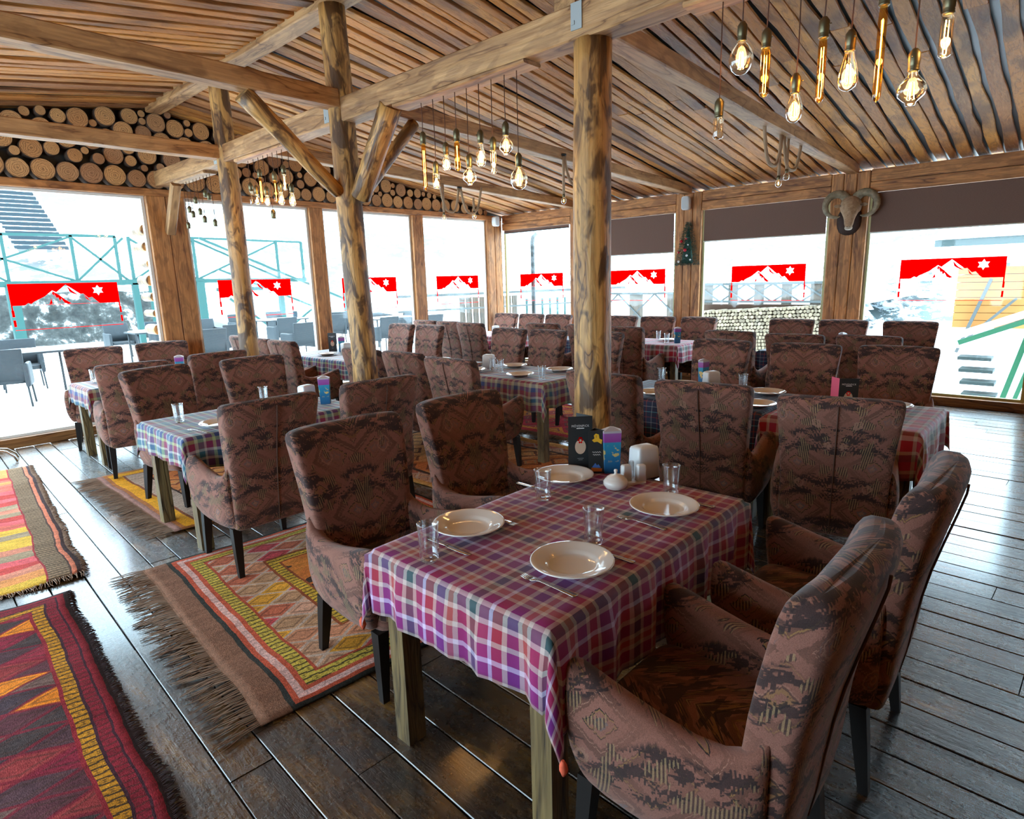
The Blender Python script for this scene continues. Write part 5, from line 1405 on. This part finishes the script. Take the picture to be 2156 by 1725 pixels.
WC = [(1.55, 11.7, 75, 'grey wicker chair at the left edge, nearest the glass, seen from its side'), (2.05, 13.6, -95, 'grey wicker chair behind the nearest one at the left edge'), (.9, 14.2, -90, 'grey wicker chair cut by the left edge, farther back'),
 (5.9, 14.0, 90, 'grey wicker chair with its back to us left of the wide wall post'), (5.0, 13.0, 90, 'grey wicker chair in front of the terrace table, just over the armchair tops'), (5.6, 17.2, -90, 'grey wicker chair beyond the left terrace table'), (6.6, 17.0, -90, 'second grey wicker chair beyond the left terrace table'), (4.7, 17.6, -90, 'third grey wicker chair beyond the left terrace table'),
 (7.9, 15.5, 90, 'grey wicker chair seen through the second window, left'), (9.3, 15.4, 92, 'grey wicker chair seen through the second window, middle'), (10.2, 16.6, 84, 'grey wicker chair seen through the second window, dark back'), (8.3, 18.8, -90, 'grey wicker chair far off through the second window'), (9.7, 19.2, -90, 'another grey wicker chair far off through the second window'), (11.4, 14.8, 90, 'grey wicker chair right of the narrow wall post'), (9.0, 12.6, 92, 'grey wicker chair close behind the long blue table, left'), (10.1, 12.2, 88, 'grey wicker chair close behind the long blue table, right'), (6.9, 12.8, 90, 'grey wicker chair through the second window beside the wide wall post')]
w0 = None
for x, y, fa, lab in WC:
    o = (x, y, 0); rz = d2r(fa)-PI/2
    if w0 is None: w0 = place(wicker_chair(lab), o, rz)
    else: dup(w0, o, rz, lab)
def terrace_table(label):
    t = thing('terrace_table', label, 'terrace table', (0, 0, 0), 0, 'snow covered terrace tables')
    g = MB(); g.box((0, 0, .73), (1.3, .8, .03)); g.build('tabletop', M['wicker'], t, smooth=False)
    g = MB(); g.loft([[(a, b, z) for a, b in sell(q, q*.6, 24, 5)] for z, q in ((.745, .64), (.765, .62), (.775, .5))], 0); g.build('snow_layer', M['snow'], t)
    for a in (-1, 1):
        for b in (-1, 1):
            g = MB(); g.tube([(a*.58, b*.33, 0), (a*.58, b*.33, .72)], .02, 6); g.build('leg', M['wicker'], t)
    return t
tt = place(terrace_table('snowy terrace table left of the wide wall post'), (5.0, 15.6, 0), 0)
for x, y, lab in ((8.6, 16.9, 'snowy terrace table through the second window'), (10.2, 14.0, 'snowy terrace table nearest the long blue table'), (1.9, 12.5, 'terrace table between the wicker chairs at the left edge')):
    dup(tt, (x, y, 0), 0, lab)
for x, y, lab in ((4.72, 15.55, 'dark box standing on the snowy terrace table at the left'), (9.0, 16.8, 'blue box on the terrace table through the second window')):
    g = MB(); g.box((0, 0, .09), (.10, .06, .18)); tag(g.build('menu_box', M['teal_dark'], loc=(x, y, .775), smooth=False), lab, 'box')

# log ends of an outer log wall peeping past the wide wall post
for k in range(8):
    g = MB(); n = 18; q = .055+.012*math.sin(k*2.1)
    g.loft([[(q*e*math.cos(2*PI*j/n), y, q*e*math.sin(2*PI*j/n)) for j in range(n)] for y, e in ((0, .96), (.02, 1), (.35, 1))], 0)
    tag(g.build('wall_log', M['log'], loc=(2.75+.01*math.sin(k*3), 8.62, .95+k*.205)), 'log end peeping out beside the wide wall post, outside the glass', 'log', 'log ends beside the wide wall post')
# ------------------------------------------------------------------ outside, right: gate posts, railing, firewood, sheds
def xrail(name, label, x, y0, y1, z0, z1, bays, loc=None):
    t = thing(name, label, 'railing', (x, y0, z0))
    g = MB(); bar(g, (0, 0, 0), (0, y1-y0, 0), .05); bar(g, (0, 0, z1-z0), (0, y1-y0, z1-z0), .05); g.build('rail', M['rail_out'], t, smooth=False)
    n = bays; w = (y1-y0)/n
    for k in range(n):
        g = MB(); bar(g, (0, k*w, 0), (0, (k+1)*w, z1-z0), .035); bar(g, (0.03, k*w, z1-z0), (0.03, (k+1)*w, 0), .035); g.build('cross_brace', M['rail_out'], t, smooth=False)
        g = MB(); g.box((.03, k*w+w*.5, (z1-z0)/2-.02), (.03, w*.36, (z1-z0)+.10)); g.build('board_panel', M['panel_wood'], t, smooth=False)
xrail('crossed_railing', 'crossed metal railing with board panels above the firewood stack', 14.1, 3.3, 6.9, 1.02, 1.42, 6)
xrail('crossed_railing', 'crossed metal railing seen right beside the front column', 14.1, 6.95, 10.2, .25, 1.22, 3)
t = thing('gate_panel', 'weathered plank gate beyond the left corner windows', 'gate', (13.0, 14.0, 0))
for k in range(9):
    g = MB(); g.box((k*.21, -k*.08, .5), (.2, .04, 1.35)); g.build('plank', M['panel_wood'], t, smooth=False)
g = MB(); bar(g, (-2.2, .3, 1.28), (6, -2.0, 1.30), .07); bar(g, (-2.2, .3, .85), (6, -2.0, .87), .05); g.build('rail', M['rail_out'], t, smooth=False)
for k in range(8):
    g = MB(); bar(g, (2.2+k*.3, -.7-k*.08, 0), (2.2+k*.3, -.7-k*.08, 1.05), .05); g.build('picket', M['teal'], t, smooth=False)
t = thing('downpipe', 'grey downpipe standing outside beside the corner post', 'pipe', (9.35, 8.0, 0))
g = MB(); g.tube([(0, 0, -.5), (0, 0, 2.35), (.02, 0, 2.45), (.10, 0, 2.52)], .04, 10); g.build('pipe', M['rail_out'], t)
# firewood wall
fr = random.Random(4); pr = []
for k in range(5):
    g = MB(); n = 9; ph = fr.uniform(0, 50); ring = [(.5*(1+.25*noise.noise(Vector((math.cos(2*PI*j/n), math.sin(2*PI*j/n), ph))))*math.cos(2*PI*j/n), .5*(1+.25*noise.noise(Vector((math.cos(2*PI*j/n), math.sin(2*PI*j/n), ph))))*math.sin(2*PI*j/n)) for j in range(n)]
    g.loft([[(0, a*.93, b*.93) for a, b in ring], [(.15, a, b) for a, b in ring], [(4, a, b) for a, b in ring]], 0, True, True, False)
    pr.append(g.build('firewood_log', M['firewood'], smooth=False))
cnt = 0; rest = MB()
for row in range(13):
    z = .95-row*.078
    y = 3.45+(row % 2)*.04
    while y < 6.75:
        zz = z-(y-3.4)*.055; d = fr.uniform(.062, .085)
        if cnt < 300:
            src = pr[cnt % 5]; o = src if cnt < 5 else src.copy()
            if cnt >= 5: COL.objects.link(o)
            o.location = (14.0+fr.uniform(-.03, .03), y, zz); o.scale = (.085, d, d*1.1); o.rotation_euler = (fr.uniform(0, 6), 0, 0)
            tag(o, 'split firewood log in the stack outside, under the crossed railing', 'firewood', 'firewood stack outside the right windows'); cnt += 1
        else:
            rest.box((14.17, y, zz), (.34, d*.8, d*.85))
        y += d+.006
tag(rest.build('firewood_pile', M['firewood'], smooth=False), 'lower part of the firewood stack outside', 'firewood', kind='stuff')
g = MB(); g.box((14.38, 5.1, .35), (.06, 3.5, 1.2)); structure(g.build('stack_backing', M['bark'], smooth=False))
# orange shed
t = thing('orange_shed', 'orange plank building with a snow roof outside at the right', 'building', (17.0, .9, -.5))
g = MB()
for k in range(8): g.box((0, 0, .95+k*.16), (1.2, 2.3, .15))
g.build('plank_wall', M['orange_wood'], t, smooth=False)
g = MB(); g.box((-.1, .1, 2.3), (2.0, 3.4, .16)); g.build('snow_roof', M['snow'], t, smooth=False)
g = MB(); bar(g, (-.75, 1.0, .35), (-.75, .55, 1.9), .06); bar(g, (-.75, .98, .5), (-.75, .1, 1.5), .05); g.build('strut', M['rail_out'], t, smooth=False)
# green and white outdoor stair at the right edge
t = thing('green_stair_railing', 'green and white wooden stair with slatted railing outside at the right edge', 'outdoor stair', (11.2, .35, -.7))
for k in range(7):
    g = MB(); g.box((0, .55+k*.045, .12+k*.17), (.35, .42, .05)); g.build('tread', M['greyroof'] if k < 6 else M['whitep'], t, loc=(0.12*k, 0, 0), smooth=False)
for k in range(9):
    g = MB(); bar(g, (.05*k, .30-.075*k, .05), (.05*k+.2, -.02-.06*k, 1.55), .055); g.build('slat', M['whitep'] if k % 3 else M['green'], t, smooth=False)
g = MB(); bar(g, (0, .95, 1.25), (.3, -.25, 1.78), .07); g.build('green_fascia', M['green'], t, smooth=False)
g = MB(); bar(g, (.02, .98, 1.35), (.32, -.3, 1.9), .09); g.build('white_rail', M['whitep'], t, smooth=False)
g = MB(); bar(g, (.0, .42, .1), (.35, .12, 1.65), .07); g.build('green_post', M['green'], t, smooth=False)
# pale house with a grey-green roof edge far right
t = thing('far_house', 'pale house with a grey green roof edge far outside at the right', 'building', (30, 3.1, 0))
g = MB(); g.box((1.5, -1.4, 1.3), (3, 4.6, 2.0)); g.build('wall', M['whitep'], t, smooth=False)
g = MB(); g.box((0, -1.3, 2.60), (.3, 5.6, .26)); g.build('roof_edge', M['greyroof'], t, smooth=False)
g = MB(); g.box((1.5, -1.4, 3.0), (3.6, 5.6, .5)); g.build('snow_roof', M['snow'], t, smooth=False)
for y in (-.7, -2.0):
    g = MB(); g.box((-.02, y, 1.6), (.05, .45, .8)); g.build('window', M['rail_out'], t, smooth=False)
rr = random.Random(12)
for k, (x, y, s) in enumerate(((46, 13.2, 2.2), (44, 12.2, 1.6), (48, 11.4, 2.6), (52, 10.4, 2.2), (50, 16.5, 1.8), (55, 8.8, 2.4))):
    g = MB()
    for q in range(5):
        g.lathe([(s*.42*(1-q*.17), s*.25*q), (s*.05, s*.25*q+s*.42)], 9)
    o = g.build('snowy_pine', M['pine'] if False else M['snow_trees'], loc=(x, y, -4+(x-40)*.17+1.0), smooth=False)
    tag(o, 'distant snowy conifer on the slope beyond the right windows', 'tree', 'distant conifers beyond the right windows')

# ------------------------------------------------------------------ daylight
w = bpy.data.worlds.new('overcast'); SC.world = w; w.use_nodes = True
nt = w.node_tree; nt.nodes.clear()
out = nt.nodes.new('ShaderNodeOutputWorld'); bg = nt.nodes.new('ShaderNodeBackground')
tc = nt.nodes.new('ShaderNodeTexCoord'); sp = nt.nodes.new('ShaderNodeSeparateXYZ'); cr = nt.nodes.new('ShaderNodeValToRGB')
nt.links.new(tc.outputs['Generated'], sp.inputs[0]); nt.links.new(sp.outputs[2], cr.inputs[0]); nt.links.new(cr.outputs[0], bg.inputs[0]); nt.links.new(bg.outputs[0], out.inputs[0])
cr.color_ramp.elements[0].color = (.62, .85, 1, 1); cr.color_ramp.elements[1].color = (.66, .86, 1, 1)
bg.inputs[1].default_value = WORLD
s = bpy.data.lights.new('sun', 'SUN'); s.energy = SUN; s.angle = .5; s.color = (1, .97, .92)
so = bpy.data.objects.new('sun', s); COL.objects.link(so); so.rotation_euler = (math.radians(52), 0, math.radians(150))
SC.view_settings.view_transform = 'Standard'; SC.view_settings.look = 'None'; SC.view_settings.gamma = 1; SC.view_settings.use_curve_mapping = False
SC.view_settings.exposure = EXPO
cy = SC.cycles
cy.max_bounces = 8; cy.diffuse_bounces = 5; cy.glossy_bounces = 3; cy.transparent_max_bounces = 16; cy.transmission_bounces = 4
cy.caustics_reflective = False; cy.caustics_refractive = False; cy.sample_clamp_indirect = 6; cy.use_denoising = True
cy.use_light_tree = True
